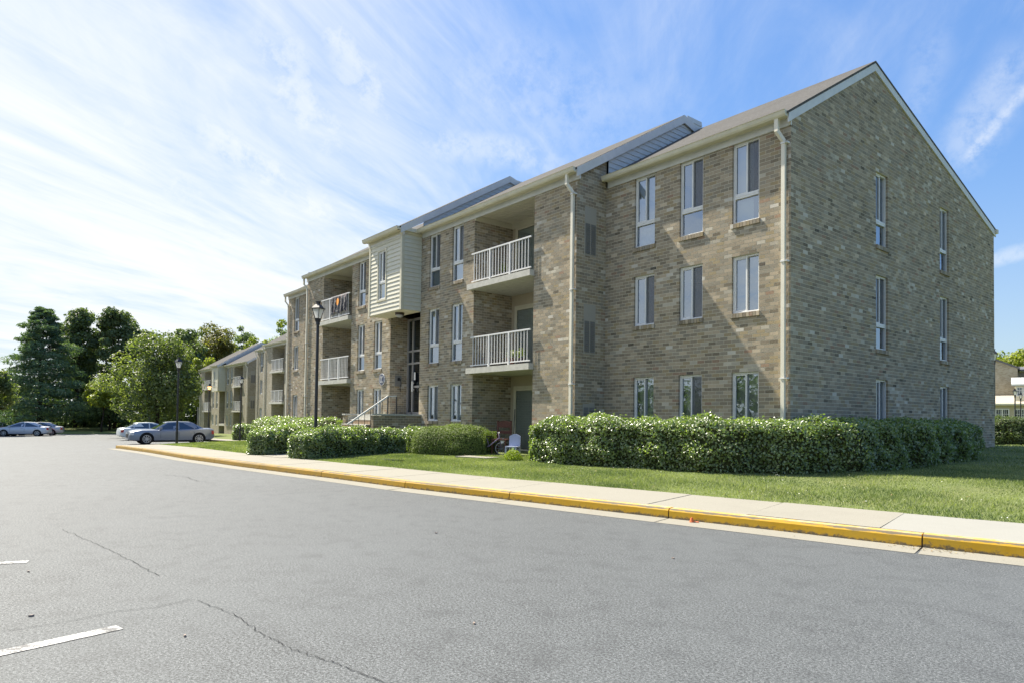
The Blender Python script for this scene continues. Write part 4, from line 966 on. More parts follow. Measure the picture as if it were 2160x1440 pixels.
# small yellow-green plant by the patio
def bush(name, loc, r, h, n, size, mt, label, cat='plant', group=None):
    root = thing(name, loc, label, cat, group)
    a = rng.uniform(0, 2*pi, n); e = np.arcsin(rng.uniform(-.1, 1, n)); rr = rng.uniform(.4, 1, n)**.5
    nv = np.stack([np.cos(a)*np.cos(e), np.sin(a)*np.cos(e), np.sin(e)], 1); p = nv*rr[:, None]*np.array([r, r, h])+np.array([0, 0, .02])
    add('foliage', quads_mesh('foliage', leaf_quads(p, nv, size, 2.0, .6), mt, rng.random(n)), root, kind='stuff')
    m_ = MB()
    for k in range(6): a = k*1.05; m_.tube([(0, 0, -.02), (r*.3*cos(a), r*.3*sin(a), h*.4), (r*.6*cos(a), r*.6*sin(a), h*.8)], [.008, .005, .003], 5)
    add('stem', m_.mesh('stem', M_BARK), root)
x, y = at(1083, 17.5); bush('leafy_plant', (x, y, float(lawn_z(x, y))), .26, .26, 500, .06, M_YELLOW, 'small yellow green plant at the left end of the big hedge')
# ------------------------------------------------------------------ grass blades
def inside_path(X, Y): return (X < -11.2) & (X > -16) & (Y > -7.1) & (X < -11.3+(-7-Y)*1.0+.2) & (X > -12.8+(-7-Y)*1.1-.2)
def grass(n, xr, ysp, hmin, hmax, w):
    X = rng.uniform(*xr, n); yb = kerb_y(X)+1.64; Y = yb+ysp(X)*rng.random(n)**1.05
    ok = ~(inside_path(X, Y) | ((X < -7.2) & (X > -13) & (Y > -2.0)) | ((X < -5.4) & (X > -10.4) & (Y > -1.3))); X, Y = X[ok], Y[ok]; n = len(X)
    Z = lawn_z(X, Y); h = rng.uniform(hmin, hmax, n)*(1+.5*np.sin(X*1.3)*np.sin(Y*1.7+X)); a = rng.uniform(0, 2*pi, n); lean = rng.normal(0, .5, (n, 2))*h[:, None]
    wx, wy = np.cos(a)*w/2, np.sin(a)*w/2
    V = np.stack([np.stack([X-wx, Y-wy, Z-.004], 1), np.stack([X+wx, Y+wy, Z-.004], 1), np.stack([X+lean[:, 0], Y+lean[:, 1], Z+h], 1)], 1)
    patch = np.sin(X*.9+Y*1.4)+np.sin(X*2.7-Y*1.1)+np.sin(Y*3.9+X*.4); tone = np.clip(.45+.14*patch+rng.normal(0, .22, n), 0, 1); dry = rng.random(n) < .03; tone[dry] = 1
    return V, tone
G = [grass(230000, (-6, 9.5), lambda x: np.where(x < 0, 5.2, 9.0), .015, .042, .009), grass(80000, (-12, -6), lambda x: 5.0+0*x, .02, .045, .013), grass(40000, (LEND+.3, -12), lambda x: 5.5+0*x, .03, .055, .022), grass(40000, (-2, 10), lambda x: 22+0*x, .03, .05, .02)]
V = np.concatenate([g[0] for g in G]); tn = np.concatenate([g[1] for g in G])
add('grass', quads_mesh('grass', V, M_GRASS, tn, nper=3), kind='stuff', label='mown green lawn grass between the sidewalk and the hedges', cat='grass')
# ------------------------------------------------------------------ trees
def tree(name, label, u, d, vtop, zb, rad, mt, nb=60, nl=260, leaf=.34, z0f=.3, shape='round', trunk=.25, group='trees around the car park', limbs=14, xy=None, flat=.75, gap=.0, top=None, rz=1.):
    x, y = at(u, d) if xy is None else xy; hor = 882.7+(u-1080)*.0134; H = (1.333+(hor-vtop)*d/1414-zb) if top is None else top
    root = thing(name, (x, y, zb), label, 'tree', group); zc0 = H*z0f
    cs, rs = [], []
    for k in range(nb):
        if shape == 'pine':
            f = (k+.5)/nb; z = zc0+(H-zc0)*f; R_ = rad*(1-f)**.55*(.55+.55*random.random())+.35; a = k*2.4+random.uniform(-.4, .4); rr = R_*random.uniform(.45, .95)
            cs.append((rr*cos(a), rr*sin(a), z-rr*.05)); rs.append(max(.5, R_*.42))
        else:
            while True:
                v = np.array([random.gauss(0, 1) for _ in range(3)]); v /= np.linalg.norm(v); q = random.uniform(.35, 1.08)**.6
                p = v*q
                if shape == 'loose': p = p*(1+.22*sin(3*math.atan2(v[1], v[0])+1)+.12*sin(7*v[2]+2)); p[2] = max(-.9, p[2])
                if shape == 'tall': wz = 1-.25*max(0, p[2])-.25*max(0, -p[2])
                else: wz = 1
                if p[2] > -.85: break
            hz = (H-zc0)/2; r_ = rad*.30*random.uniform(.55, 1.35)
            cs.append((p[0]*(rad-r_*.8)*wz, p[1]*(rad-r_*.8)*wz, zc0+hz+p[2]*(hz-r_*.6))); rs.append(r_)
    cs = np.array(cs); rs = np.array(rs); n = nb*nl; bi = np.repeat(np.arange(nb), nl)
    v = rng.normal(0, 1, (n, 3)); v /= np.linalg.norm(v, axis=1)[:, None]; q = rng.uniform(.25, 1, n)**.5
    sc = np.stack([rs[bi], rs[bi], rs[bi]*flat], 1)
    if shape == 'pine': sc[:, 2] = rs[bi]*.28
    p = cs[bi]+v*q[:, None]*sc; p += rng.normal(0, .06, (n, 3))
    if shape == 'pine': V = leaf_quads(p, np.array([0, 0, .8])+v*.3, leaf, 3.2, .55)
    else: V = leaf_quads(p, v+np.array([0, 0, .5]), leaf, 1.35, .7)
    tone = np.clip(.45+.25*rng.normal(0, 1, nb)[bi]*.8+rng.normal(0, .2, n), 0, 1)
    add('crown', quads_mesh('crown', V, mt, tone), root)
    m_ = MB(); top_ = H*.86 if shape == 'pine' else zc0+(H-zc0)*.55
    pts = [(random.gauss(0, .05)*k, random.gauss(0, .05)*k, top_*k/5) for k in range(6)]; pts[0] = (0, 0, -.3); m_.tube(pts, [trunk*(1.25 if k == 0 else 1-.15*k) for k in range(6)], 8)
    for k in range(min(limbs, nb)):
        c = cs[int(k*nb/limbs)]; zz = min(c[2]*.75, top_*.9) if shape != 'pine' else c[2]; zz = max(zz, zc0*.7); f = zz/top_
        b_ = Vector(pts[min(5, int(f*5))]); b_ = Vector((b_.x, b_.y, zz)); e = Vector(c); mid = b_.lerp(e, .5)+Vector((0, 0, .15)); m_.tube([b_, mid, e], [trunk*.38*(1-f*.5), trunk*.22, .03], 5)
    add('trunk', m_.mesh('trunk', M_BARK, True), root)
    return root
tree('pine_tree', 'large blue green white pine with layered branches at the far left', 86, 86, 650, -1.2, 6.0, M_PINE, nb=110, nl=260, leaf=.42, z0f=.10, shape='pine', trunk=.3, limbs=60)
tree('tree', 'dark leafy tree just right of the white pine', 160, 95, 648, -1.1, 3.9, M_OAK, nb=62, leaf=.36, z0f=.28, shape='tall')
tree('tree', 'tallest dark tree with an airy crown above the tree line', 243, 95, 628, -1.1, 3.5, M_OAK, nb=54, nl=230, leaf=.36, z0f=.36, shape='tall')
tree('tree', 'dark tree filling the gap between the tallest tree and the pine', 200, 101, 715, -1.1, 4.2, M_OAK, nb=50, leaf=.38, z0f=.15)
tree('tree', 'dark low spreading tree at the edge of the car park', 232, 90, 800, -1.1, 4.6, M_PINE, nb=44, nl=260, leaf=.36, z0f=.02, trunk=.15)
tree('tree', 'bright yellow green young tree before the dark tree line', 216, 84, 800, -1.1, 2.6, M_LIGHTTREE, nb=34, nl=150, leaf=.30, z0f=.42, trunk=.12)
tree('tree', 'broad mid green tree with a dark trunk above the parked sedan', 333, 66, 696, -1.0, 4.4, M_MAPLE, nb=105, nl=170, leaf=.26, z0f=.05, shape='loose', trunk=.24, limbs=22)
tree('tree', 'dark tree showing above the right side of the broad tree', 385, 92, 680, -1.0, 3.3, M_OAK, nb=36, leaf=.34, z0f=.3, shape='tall')
tree('tree', 'slim dark tree behind the left shoulder of the broad tree', 300, 97, 690, -1.1, 2.9, M_OAK, nb=30, leaf=.34, z0f=.25, shape='tall')
tree('tree', 'olive brown tree behind the left end of the far roofs', 452, 99, 672, -1, 4.0, M_OLIVE, nb=54, nl=220, leaf=.33, z0f=.15, shape='tall')
tree('tree', 'mid green tree between the broad tree and the far roofs', 418, 104, 684, -1, 3.7, M_MAPLE, nb=44, nl=200, leaf=.34, z0f=.15, shape='tall')
tree('tree', 'thin wispy grey green tree above the far roofs', 518, 108, 677, -1, 2.6, M_GREYTREE, nb=20, nl=110, leaf=.32, z0f=.42, gap=.4, limbs=20, trunk=.2)
tree('tree', 'yellow green tree just left of the nearest building', 592, 104, 672, -1, 3.2, M_LIGHTTREE, nb=36, nl=170, leaf=.32, z0f=.3)
tree('tree', 'wispy grey green tree behind the yellow green one', 588, 125, 672, -1, 3.2, M_GREYTREE, nb=20, nl=100, leaf=.36, z0f=.4)
tree('tree', 'low light green tree peeping over the middle of the far roofs', 545, 100, 694, -1, 2.8, M_LIGHTTREE, nb=26, nl=150, leaf=.32, z0f=.3)
tree('tree', 'round mid green tree peeping over the left part of the far roofs', 487, 104, 700, -1, 3.0, M_MAPLE, nb=34, nl=170, leaf=.32, z0f=.2)
tree('tree', 'small yellow green tree between the broad tree and the far roofs', 428, 88, 738, -1, 2.6, M_LIGHTTREE, nb=34, nl=160, leaf=.28, z0f=.15)
tree('tree', 'green tree at the left picture edge with a dark bare trunk', -24, 68, 765, -1.1, 2.5, M_MAPLE, nb=46, nl=170, leaf=.26, z0f=.22, trunk=.2)
tree('tree', 'light green tree above the roof of the brick and cream building', 2118, 88, 730, .5, 4.2, M_LIGHTTREE, nb=50, nl=200, leaf=.34, z0f=.2)
tree('tree', 'light green tree at the right picture edge behind the cream wing', 2185, 84, 722, .5, 4.5, M_LIGHTTREE, nb=50, nl=200, leaf=.34, z0f=.2)
# wood closing the view behind the trees, and the one across the street that the windows reflect
def wood(name, line, h, dep, n, leaf, mt, label, zb):
    P = np.array(line, float); seg = np.linalg.norm(np.diff(P, axis=0), axis=1); cum = np.concatenate([[0], np.cumsum(seg)]); t = rng.uniform(0, cum[-1], n)
    x = np.interp(t, cum, P[:, 0])+rng.normal(0, dep, n); y = np.interp(t, cum, P[:, 1])+rng.normal(0, dep, n)
    top = h*(.72+.12*np.sin(t*.35)+.12*np.sin(t*.83+1)+.06*np.sin(t*2.1)); z = zb+top*rng.random(n)**1.15
    p = np.stack([x, y, z], 1); V = leaf_quads(p, np.array([0, 0, .6])+rng.normal(0, .5, (n, 3)), leaf, 1.3, .5)
    return add(name, quads_mesh(name, V, mt, np.clip(rng.normal(.35, .25, n), 0, 1)), kind='stuff', label=label, cat='wood')
wood('woodland', [(-170, -70), (-108, -30), (-108, 10), (-104, 30), (-98, 60)], 8.0, 1.6, 44000, .62, M_OAK, 'dark wood closing the view behind the car park trees', -1.2)
wood('woodland_edge', [(-70, -48), (-30, -46), (0, -44), (40, -46)], 8, 2.0, 24000, .55, M_OAK, 'row of woods across the street, seen mirrored in the windows', 0)
# ------------------------------------------------------------------ brick and cream building at the right edge
bx, by = at(2098, 60); dv_ = fw+rt*((2120-1080)/F_PX); rz_ = math.atan2(-dv_[0], dv_[1])
rb = thing('clubhouse', (bx, by, .3), 'brick block with a low cream wing and dormer beyond the gable, right edge', 'building', None, rz_)
m_ = MB()
def bq(P): m_.quad(P, 0, [(p[0]+p[1]*.0, p[2]) for p in P])
bq([(-6, 5, 0), (1.72, 5, 0), (1.72, 5, 6.45), (-6, 5, 10.1)]); m_.quad([(1.72, 5, 0), (1.72, 14, 0), (1.72, 14, 6.45), (1.72, 5, 6.45)], 0, [(0, 0), (9, 0), (9, 6), (0, 6)])
bq([(1.72, 8, 0), (9, 8, 0), (9, 8, 6.3), (1.72, 8, 6.3)])
add('brick_wall', m_.mesh('brick_wall', M_FARBRICK), rb)
m_ = MB(); m_.hexa([(-6, 4.9, 10.05), (1.9, 4.9, 6.32), (1.9, 15, 6.32), (-6, 15, 10.05), (-6, 4.9, 10.25), (1.9, 4.9, 6.5), (1.9, 15, 6.5), (-6, 15, 10.25)]); m_.hexa([(1.9, 7.6, 6.3), (9, 7.6, 6.3), (9, 14, 7.0), (1.9, 14, 7.0), (1.9, 7.6, 6.5), (9, 7.6, 6.5), (9, 14, 7.2), (1.9, 14, 7.2)])
add('brick_roof', m_.mesh('roof', mat('dark_grey_roof', (.13, .13, .14), .8, .2)), rb)
m_ = MB(); m_.box(-6, 9, 0, 4.9, 0, 2.85); add('cream_wall', m_.mesh('cream_wall', mat('cream_render', (.46, .41, .31), .8, .2)), rb)
m_ = MB(); m_.hexa([(-6.3, -.35, 2.85), (9.3, -.35, 2.85), (9.3, 4.95, 3.7), (-6.3, 4.95, 3.7), (-6.3, -.35, 2.95), (9.3, -.35, 2.95), (9.3, 4.95, 3.9), (-6.3, 4.95, 3.9)]); add('pale_roof', m_.mesh('pale_roof', mat('pale_metal_roof', (.44, .40, .33), .6, .3)), rb)
m_ = MB(); m_.box(-6.3, 9.3, -.42, -.352, 2.83, 2.97); add('gutter', m_.mesh('gutter', M_CREAM), rb)
def cottage_window(x0, z0, w, h, y):
    q = MB(); t = .09
    q.box(-t, w+t, y-.05, y-.001, -t, 0); q.box(-t, w+t, y-.05, y-.001, h, h+t); q.box(-t, 0, y-.05, y-.001, 0, h); q.box(w, w+t, y-.05, y-.001, 0, h); q.box(w/2-.05, w/2+.05, y-.05, y-.001, 0, h)
    for k in range(1, 6):
        if k != 3: q.box(w*k/6-.015, w*k/6+.015, y-.03, y-.012, 0, h)
    for k in (1, 2): q.box(0, w, y-.032, y-.012, h*k/3-.015, h*k/3+.015)
    o = add('window', q.mesh('window', M_RAIL), rb, (x0, 0, z0)); g = MB(); g.quad([(0, y-.01, 0), (w, y-.01, 0), (w, y-.01, h), (0, y-.01, h)]); add('pane', g.mesh('pane', M_GLASSD), o)
for x0 in (-1.6, .12, 1.47, 2.9): cottage_window(x0, 1.25, .85, 1.2, 0)
m_ = MB(); m_.box(1.5, 5, 1.2, 4, 3.05, 4.6); add('dormer', m_.mesh('dormer', M_CREAM), rb)
m_ = MB(); m_.hexa([(1.22, .9, 4.6), (5.3, .9, 4.6), (5.3, 4, 5.3), (1.22, 4, 5.3), (1.22, .9, 4.75), (5.3, .9, 4.75), (5.3, 4, 5.5), (1.22, 4, 5.5)]); add('dormer_roof', m_.mesh('dormer_roof', M_TRIM), rb)
cottage_window(1.65, 3.75, .8, .7, 1.2); cottage_window(2.75, 3.75, .8, .7, 1.2)
# ------------------------------------------------------------------ cars
M_TYRE = mat('tyre_rubber', (.018, .018, .018), .85, .2); M_RIM = mat('silver_rim', (.45, .46, .48), .35, .6, .6); M_CARGLASS = glass('car_glass', .10, (.16, .18, .18))
M_RED = mat('tail_light_red', (.45, .02, .02), .25, .6); M_HEAD = mat('head_light', (.65, .68, .70), .15, .8); M_BLACKP = mat('black_plastic', (.02, .02, .02), .6, .3)
def car_parts(L_, Wd, H, hood=.86, trunk=.98, wb=2.85, rw=.34, roof=(.30, -1.05), base=(1.15, -1.95), spokes=9):
    """meshes of one sedan; local x forward, y left, z up, origin on the road at mid length"""
    hl, hw = L_/2, Wd/2; zs = .23
    xs = np.array([-hl, -hl+.06, -hl+.25, base[1], -.9, 0, .7, base[0], hl-.75, hl-.30, hl-.08, hl])
    zt = np.interp(xs, [-hl, -hl+.06, -hl+.25, base[1], 0, base[0], hl-.75, hl-.30, hl-.08, hl], [.74, trunk-.06, trunk-.005, trunk, .95, .945, hood+.01, hood-.05, hood-.14, .52])
    wf = np.interp(xs, [-hl, -hl+.06, -hl+.25, -1.5, 1.5, hl-.30, hl-.08, hl], [.74, .84, .93, 1, 1, .93, .82, .68])
    zb = np.interp(xs, [-hl, -hl+.25, -1.5, 1.5, hl-.3, hl], [.42, .27, zs, zs, .24, .30])
    me = bmesh.new(); rings = []
    for x, t, w, b in zip(xs, zt, wf, zb):
        W_ = hw*w; prof = [(W_*.86, b), (W_*.97, b+.05), (W_*1.0, .48 if t > .5 else b+.1), (W_*.985, t-.16 if t > .7 else b+.16), (W_*.95, t-.045), (W_*.86, t), (W_*.45, t+.022), (0, t+.03)]
        pts = [(x, y, z) for y, z in prof]+[(x, -y, z) for y, z in prof[-2::-1]]
        rings.append([me.verts.new(p) for p in pts])
    for a, b in zip(rings[:-1], rings[1:]):
        for k in range(len(a)-1): me.faces.new((a[k], a[k+1], b[k+1], b[k]))
        me.faces.new((a[-1], a[0], b[0], b[-1]))
    me.faces.new(rings[0]); me.faces.new(rings[-1][::-1]); bmesh.ops.recalc_face_normals(me, faces=me.faces)
    body = bpy.data.meshes.new('car_body'); me.to_mesh(body); me.free()
    # wheel arches cut with real cylinders
    bo = bpy.data.objects.new('tmp', body); COL.objects.link(bo); cut = []
    for x in (wb/2, -wb/2):
        q = MB(); q.tube([(x, -hw-.2, rw), (x, hw+.2, rw)], rw+.045, 28); c = bpy.data.objects.new('tmpc', q.mesh('tmpc', M_BLACKP)); COL.objects.link(c); cut.append(c)
        md = bo.modifiers.new('b', 'BOOLEAN'); md.operation = 'DIFFERENCE'; md.object = c; md.solver = 'EXACT'
    dg = bpy.context.evaluated_depsgraph_get(); body2 = bpy.data.meshes.new_from_object(bo.evaluated_get(dg))
    for c in cut: bpy.data.objects.remove(c)
    bpy.data.objects.remove(bo); body2.materials.clear(); body2.name = 'body'
    body2.polygons.foreach_set('use_smooth', [True]*len(body2.polygons)); body2.set_sharp_from_angle(angle=radians(32))
    # greenhouse
    rz_, bz = H, .945; yb_, yr_ = hw*.86, hw*.66
    A, D = base; R1, R2 = roof
    ring_b = [(A, yb_*.92, bz), (.0, yb_, bz+.01), (D+.25, yb_*.97, bz+.02), (D, yb_*.86, trunk)]
    ring_t = [(R1, yr_*.92, rz_-.045), (-.35, yr_, rz_), (R2+.1, yr_*.96, rz_-.03), (R2, yr_*.9, rz_-.05)]
    g = MB(); sd = lambda P, s: [(p[0], p[1]*s, p[2]) for p in P]
    for s in (1, -1):
        b_, t_ = sd(ring_b, s), sd(ring_t, s)
        for k in range(3): q = [b_[k], b_[k+1], t_[k+1], t_[k]]; g.quad(q if s < 0 else q[::-1])
    bL, bR, tL, tR = sd(ring_b, 1), sd(ring_b, -1), sd(ring_t, 1), sd(ring_t, -1)
    g.quad([bL[0], bR[0], tR[0], tL[0]]); g.quad([bR[3], bL[3], tL[3], tR[3]])
    top = [(R1-.1, 0, rz_+.0), (-.35, 0, rz_+.035), (R2+.12, 0, rz_+.01)]
    for k, (i, j) in enumerate(((0, 1), (1, 2))):
        g.quad([tL[i], tL[j], top[j], top[i]][::-1]); g.quad([tR[i], tR[j], top[j], top[i]])
    g.quad([tL[0], top[0], tR[0]]); g.quad([tL[2], tL[3], top[2]][::-1]); g.quad([tR[2], tR[3], top[2]]); g.quad([tL[3], tR[3], top[2]])
    roofm = g.mesh('cabin', M_TYRE)
    # glass: windscreen, rear window, side windows (slightly proud of the painted cabin)
    w = {}
    def lerp(a, b, t): return tuple(a[i]+(b[i]-a[i])*t for i in range(3))
    q = MB(); e = .012; n = (.02, 0, .02)
    def pr(p, v): return (p[0]+v[0], p[1]+v[1], p[2]+v[2])
    q.quad([pr(lerp(lerp(bL[0], bR[0], .05), lerp(tL[0], tR[0], .05), .06), (.010, 0, .010)), pr(lerp(lerp(bL[0], bR[0], .95), lerp(tL[0], tR[0], .95), .06), (.010, 0, .010)), pr(lerp(lerp(bL[0], bR[0], .93), lerp(tL[0], tR[0], .93), .93), (.010, 0, .010)), pr(lerp(lerp(bL[0], bR[0], .07), lerp(tL[0], tR[0], .07), .93), (.010, 0, .010))]); ws = q.mesh('windscreen', M_CARGLASSD)
    q = MB(); q.quad([pr(lerp(lerp(bL[3], bR[3], .07), lerp(tL[3], tR[3], .07), .08), (-.010, 0, .010)), pr(lerp(lerp(bL[3], bR[3], .93), lerp(tL[3], tR[3], .93), .08), (-.010, 0, .010)), pr(lerp(lerp(bL[3], bR[3], .9), lerp(tL[3], tR[3], .9), .92), (-.010, 0, .010)), pr(lerp(lerp(bL[3], bR[3], .1), lerp(tL[3], tR[3], .1), .92), (-.010, 0, .010))]); rwn = q.mesh('rear_window', M_CARGLASSD)
    sides = []
    def sidept(x, f, s):   # point on the cabin side at x along, f up
        bx = [p[0] for p in ring_b][::-1]; tx = [p[0] for p in ring_t][::-1]
        u = np.interp(x, [-9, 9], [0, 1]); yb = np.interp(x, bx, [p[1] for p in ring_b][::-1]); yt = np.interp(x, tx, [p[1] for p in ring_t][::-1])
        z0 = np.interp(x, bx, [p[2] for p in ring_b][::-1]); z1 = np.interp(x, tx, [p[2] for p in ring_t][::-1])
        return (x, (yb+(yt-yb)*f+.014)*s, z0+(z1-z0)*f)
    for s in (1, -1):
        for nm, xa, xb, ta, tb in (('front', A-.22, -.28, R1-.06, -.28), ('rear', -.36, D+.62, -.36, R2-.08), ):
            q = MB(); P_ = [sidept(xa, .05, s), sidept(xb, .07, s), sidept(tb, .88, s), sidept(ta, .88, s)]
            q.quad(P_ if s < 0 else P_[::-1]); sides.append(q.mesh('side_window', M_CARGLASSD))
        q = MB(); P_ = [sidept(D+.55, .08, s), sidept(D+.30, .12, s), sidept(R2-.18, .78, s), sidept(R2-.08, .84, s)]; q.quad(P_ if s < 0 else P_[::-1]); sides.append(q.mesh('side_window', M_CARGLASSD))
    # wheel
    q = MB(); q.tube([(0, -.10, 0), (0, -.115, 0), (0, .0, 0), (0, .10, 0), (0, .115, 0)], [rw*.86, rw*.97, rw, rw*.97, rw*.86], 28); ty = q.mesh('tyre', M_TYRE)
    q = MB(); r = rw*.66; q.tube([(0, -.112, 0), (0, .112, 0)], r*.98, 24, 1); 
    for s in (-1, 1):
        for k in range(spokes): a = 2*pi*k/spokes; q.bar((.05*cos(a), s*.122, .05*sin(a)), (r*.95*cos(a), s*.118, r*.95*sin(a)), .024, .042, 0)
        q.tube([(0, s*.112, 0), (0, s*.132, 0)], .05, 12, 0)
        n = 24
        for k in range(n): a, b = 2*pi*k/n, 2*pi*(k+1)/n; q.quad([(r*c*cos(t), s*.12, r*c*sin(t)) for c, t in ((1.02, a), (1.02, b), (.9, b), (.9, a))], 0)
    rim = q.mesh('rim', [M_RIM, M_BLACKP])
    ar = []
    for s in (1, -1):
        q = MB(); 
        for x in (wb/2, -wb/2):
            q = MB(); q.tube([(x, s*(hw-.32), rw+.02), (x, s*(hw-.30), rw+.02)], rw+.043, 24); ar.append(q.mesh('wheel_well', M_BLACKP))
    det = {}
    q = MB()
    for s in (1, -1):
        for x in (-.32, A-.35+.0, D+.62): q.box(x-.005, x+.005, s*hw*1.0-.004, s*hw*1.0+.004, .42, .80)
    det['door_gap'] = q.mesh('door_gap', M_BLACKP)
    q = MB(); q.box(-1.3, 1.3, -hw*.93, hw*.93, .16, .26); det['sill'] = q.mesh('sill', M_BLACKP)
    q = MB(); q.box(hl-.06, hl+.012, -.38, .38, .44, .66); q.box(hl-.1, hl-.01, -.6, .6, .28, .36); det['grille'] = q.mesh('grille', M_BLACKP)
    def lt(x0, x1, y0, y1, z0, z1, mt, nm): q = MB(); q.hexa([(x0, y0, z0), (x1, y0, z0), (x1, y1, z0), (x0, y1, z0), (x0, y0, z1), (x1-.03, y0, z1), (x1-.03, y1, z1), (x0, y1, z1)]); return q.mesh(nm, mt)
    lights = [('headlight', lt(hl-.34, hl-.035, s*hw*.62 if s > 0 else -hw*.90, s*hw*.90 if s > 0 else -hw*.62, .60, .74, M_HEAD, 'headlight')) for s in (1, -1)]
    tl = []
    for s in (1, -1):
        q = MB(); a, b = sorted((s*hw*.60, s*hw*.905)); q.hexa([(-hl-.005+.02, a, .66), (-hl+.22, a, .66), (-hl+.22, b, .66), (-hl+.05, b, .66), (-hl+.03, a, .88), (-hl+.24, a, .88), (-hl+.24, b, .88), (-hl+.08, b, .88)]); tl.append(('tail_light', q.mesh('tail_light', M_RED)))
    mir = []
    for s in (1, -1): q = MB(); a, b = sorted((s*(hw*.84), s*(hw+.14))); q.box(A-.42, A-.28, a, b, .97, 1.10); mir.append(q.mesh('wing_mirror', M_TYRE))
    h = MB()
    for s in (1, -1):
        for x in (-.15, D+.75+.0): h.box(x-.02, x+.14, s*hw-.01 if s > 0 else -hw-.025, s*hw+.025 if s > 0 else -hw+.01, .80, .825)
    return dict(body=body2, cabin=roofm, ws=ws, rw=rwn, sides=sides, tyre=ty, rim=rim, wells=ar, det=det, lights=lights+tl, mir=mir, handles=h.mesh('door_handle', M_RIM), wb=wb, hw=hw, r=rw)
M_CARGLASSD = M_CARGLASS
def car(loc, rz, P, paint, label, name='parked_car'):
    t = thing(name, loc, label, 'car', 'cars parked in the car park', rz)
    def pm(me): c = me.copy(); c.materials.clear(); c.materials.append(paint); return c
    b = add('body', pm(P['body']), t); add('cabin', pm(P['cabin']), t); add('windscreen', P['ws'], t); add('rear_window', P['rw'], t)
    for s_ in P['sides']: add('side_window', s_, t)
    for k in (1, -1):
        for s in (1, -1): w = add('wheel', P['tyre'], t, (k*P['wb']/2, s*(P['hw']-.125), P['r'])); add('rim', P['rim'], w)
    for w in P['wells']: add('wheel_well', w, t)
    for k, m__ in P['det'].items(): add(k, m__, t)
    for k, m__ in P['lights']: add(k, m__, t)
    for m__ in P['mir']: add('wing_mirror', pm(m__), t)
    add('door_handle', P['handles'], b)
    return t
def paint(name, rgb, metal=.4): return mat(name, rgb, .28, .6, metal)
big = car_parts(5.02, 1.88, 1.46, hood=.93, trunk=1.03, wb=3.05, rw=.365, roof=(.35, -1.15), base=(1.10, -1.85))
mid_ = car_parts(4.80, 1.83, 1.44, hood=.86, trunk=1.0, wb=2.78, rw=.33, roof=(.20, -1.20), base=(1.25, -2.05), spokes=7)
g_ = lambda x: float(road_z(x))
car((-40.6, -3.6, g_(-40.6)), -pi/2-.03, big, paint('grey_blue_paint', (.22, .25, .31), .5), 'grey blue sedan parked nose to the road beside the lamp')
car((-54.0, -2.2, g_(-54)), pi/2+.05, mid_, paint('white_paint', (.62, .66, .67), .1), 'white sedan with its red tail light, parked behind the grey sedan')
car((-77.2, -9.6, g_(-77)), -pi/2-.25, mid_, paint('pale_silver_paint', (.55, .57, .62), .3), 'pale silver sedan in the left car park, second from the navy car')
car((-82.4, -8.0, g_(-82)), -pi/2-.2, mid_, paint('silver_paint', (.42, .43, .44), .5), 'silver grey sedan farthest from the road edge on the left')
car((-79.7, -9.4, g_(-80)), -pi/2-.2, mid_, paint('dark_red_paint', (.16, .03, .035), .2), 'dark red car between the two silver sedans')
car((*at(-8, 69), g_(at(-8, 69)[0])), radians(48), mid_, paint('navy_paint', (.015, .02, .045), .3), 'dark navy sedan at the left picture edge, headlight towards the trees')
# ------------------------------------------------------------------ things on and under the balconies
bl = thing('blanket', (-20.35, YM-.10, 6.68), 'dark patterned blanket with an orange motif hung over the upper left balcony rail', 'blanket')
def f_blanket(nt, b, geo, col):
    tc = nt.nodes.new('ShaderNodeTexCoord'); P = tc.outputs['Object']; mp = nt.nodes.new('ShaderNodeMapping'); mp.inputs['Scale'].default_value = (1, 1, .35); nt.links.new(P, mp.inputs[0])
    n = noi(nt, mp.outputs[0], 14, 5, .8); c = mixc(nt, rmp(nt, n, .50, .62), (.022, .022, .03), (.42, .40, .40))
    n2 = noi(nt, mp.outputs[0], 5, 2, .5); c = mixc(nt, rmp(nt, n2, .60, .70, 0, .6), c, (.20, .05, .06))
    vm = nt.nodes.new('ShaderNodeVectorMath'); vm.operation = 'DISTANCE'; nt.links.new(P, vm.inputs[0]); vm.inputs[1].default_value = (-.08, -.05, -.28)
    c = mixc(nt, rmp(nt, vm.outputs['Value'], .17, .15), c, (.85, .32, .05)); nt.links.new(c, b.inputs['Base Color'])
m_ = MB(); nx = 26
for i in range(nx):
    for j in range(9):
        def pt(i, j):
            x = -.86+1.72*i/nx; f = j/9; drop = (.80+.05*sin(i*.5)+.04*(i > 22)); y = -.045-.02*f+.022*sin(i*1.25+j*.2)*(.3+f)
            if j == 0: y = 0.0
            return (x, y, .03-drop*f)
        m_.quad([pt(i, j+1), pt(i+1, j+1), pt(i+1, j), pt(i, j)])
m2 = []
for i in range(nx): m_.quad([(-.86+1.72*i/nx, 0, .03), (-.86+1.72*(i+1)/nx, 0, .03), (-.86+1.72*(i+1)/nx, .05, -.35), (-.86+1.72*i/nx, .05, -.35)])
add('cloth', m_.mesh('cloth', mat('blanket_cloth', rough=.9, fn=f_blanket), True), bl)
wr = thing('wreath', (-20.55, YM+1.6-.075, 1.72), 'dark wreath hung on the beige door under the left balconies', 'wreath')
m_ = MB(); m_.tube([(.19*cos(a), 0, .21*sin(a)) for a in np.linspace(0, 2*pi, 25)], .05, 8); add('ring', m_.mesh('ring', mat('wreath_twig', (.07, .06, .07), .9, .1, var=.5, vscale=60)), wr)
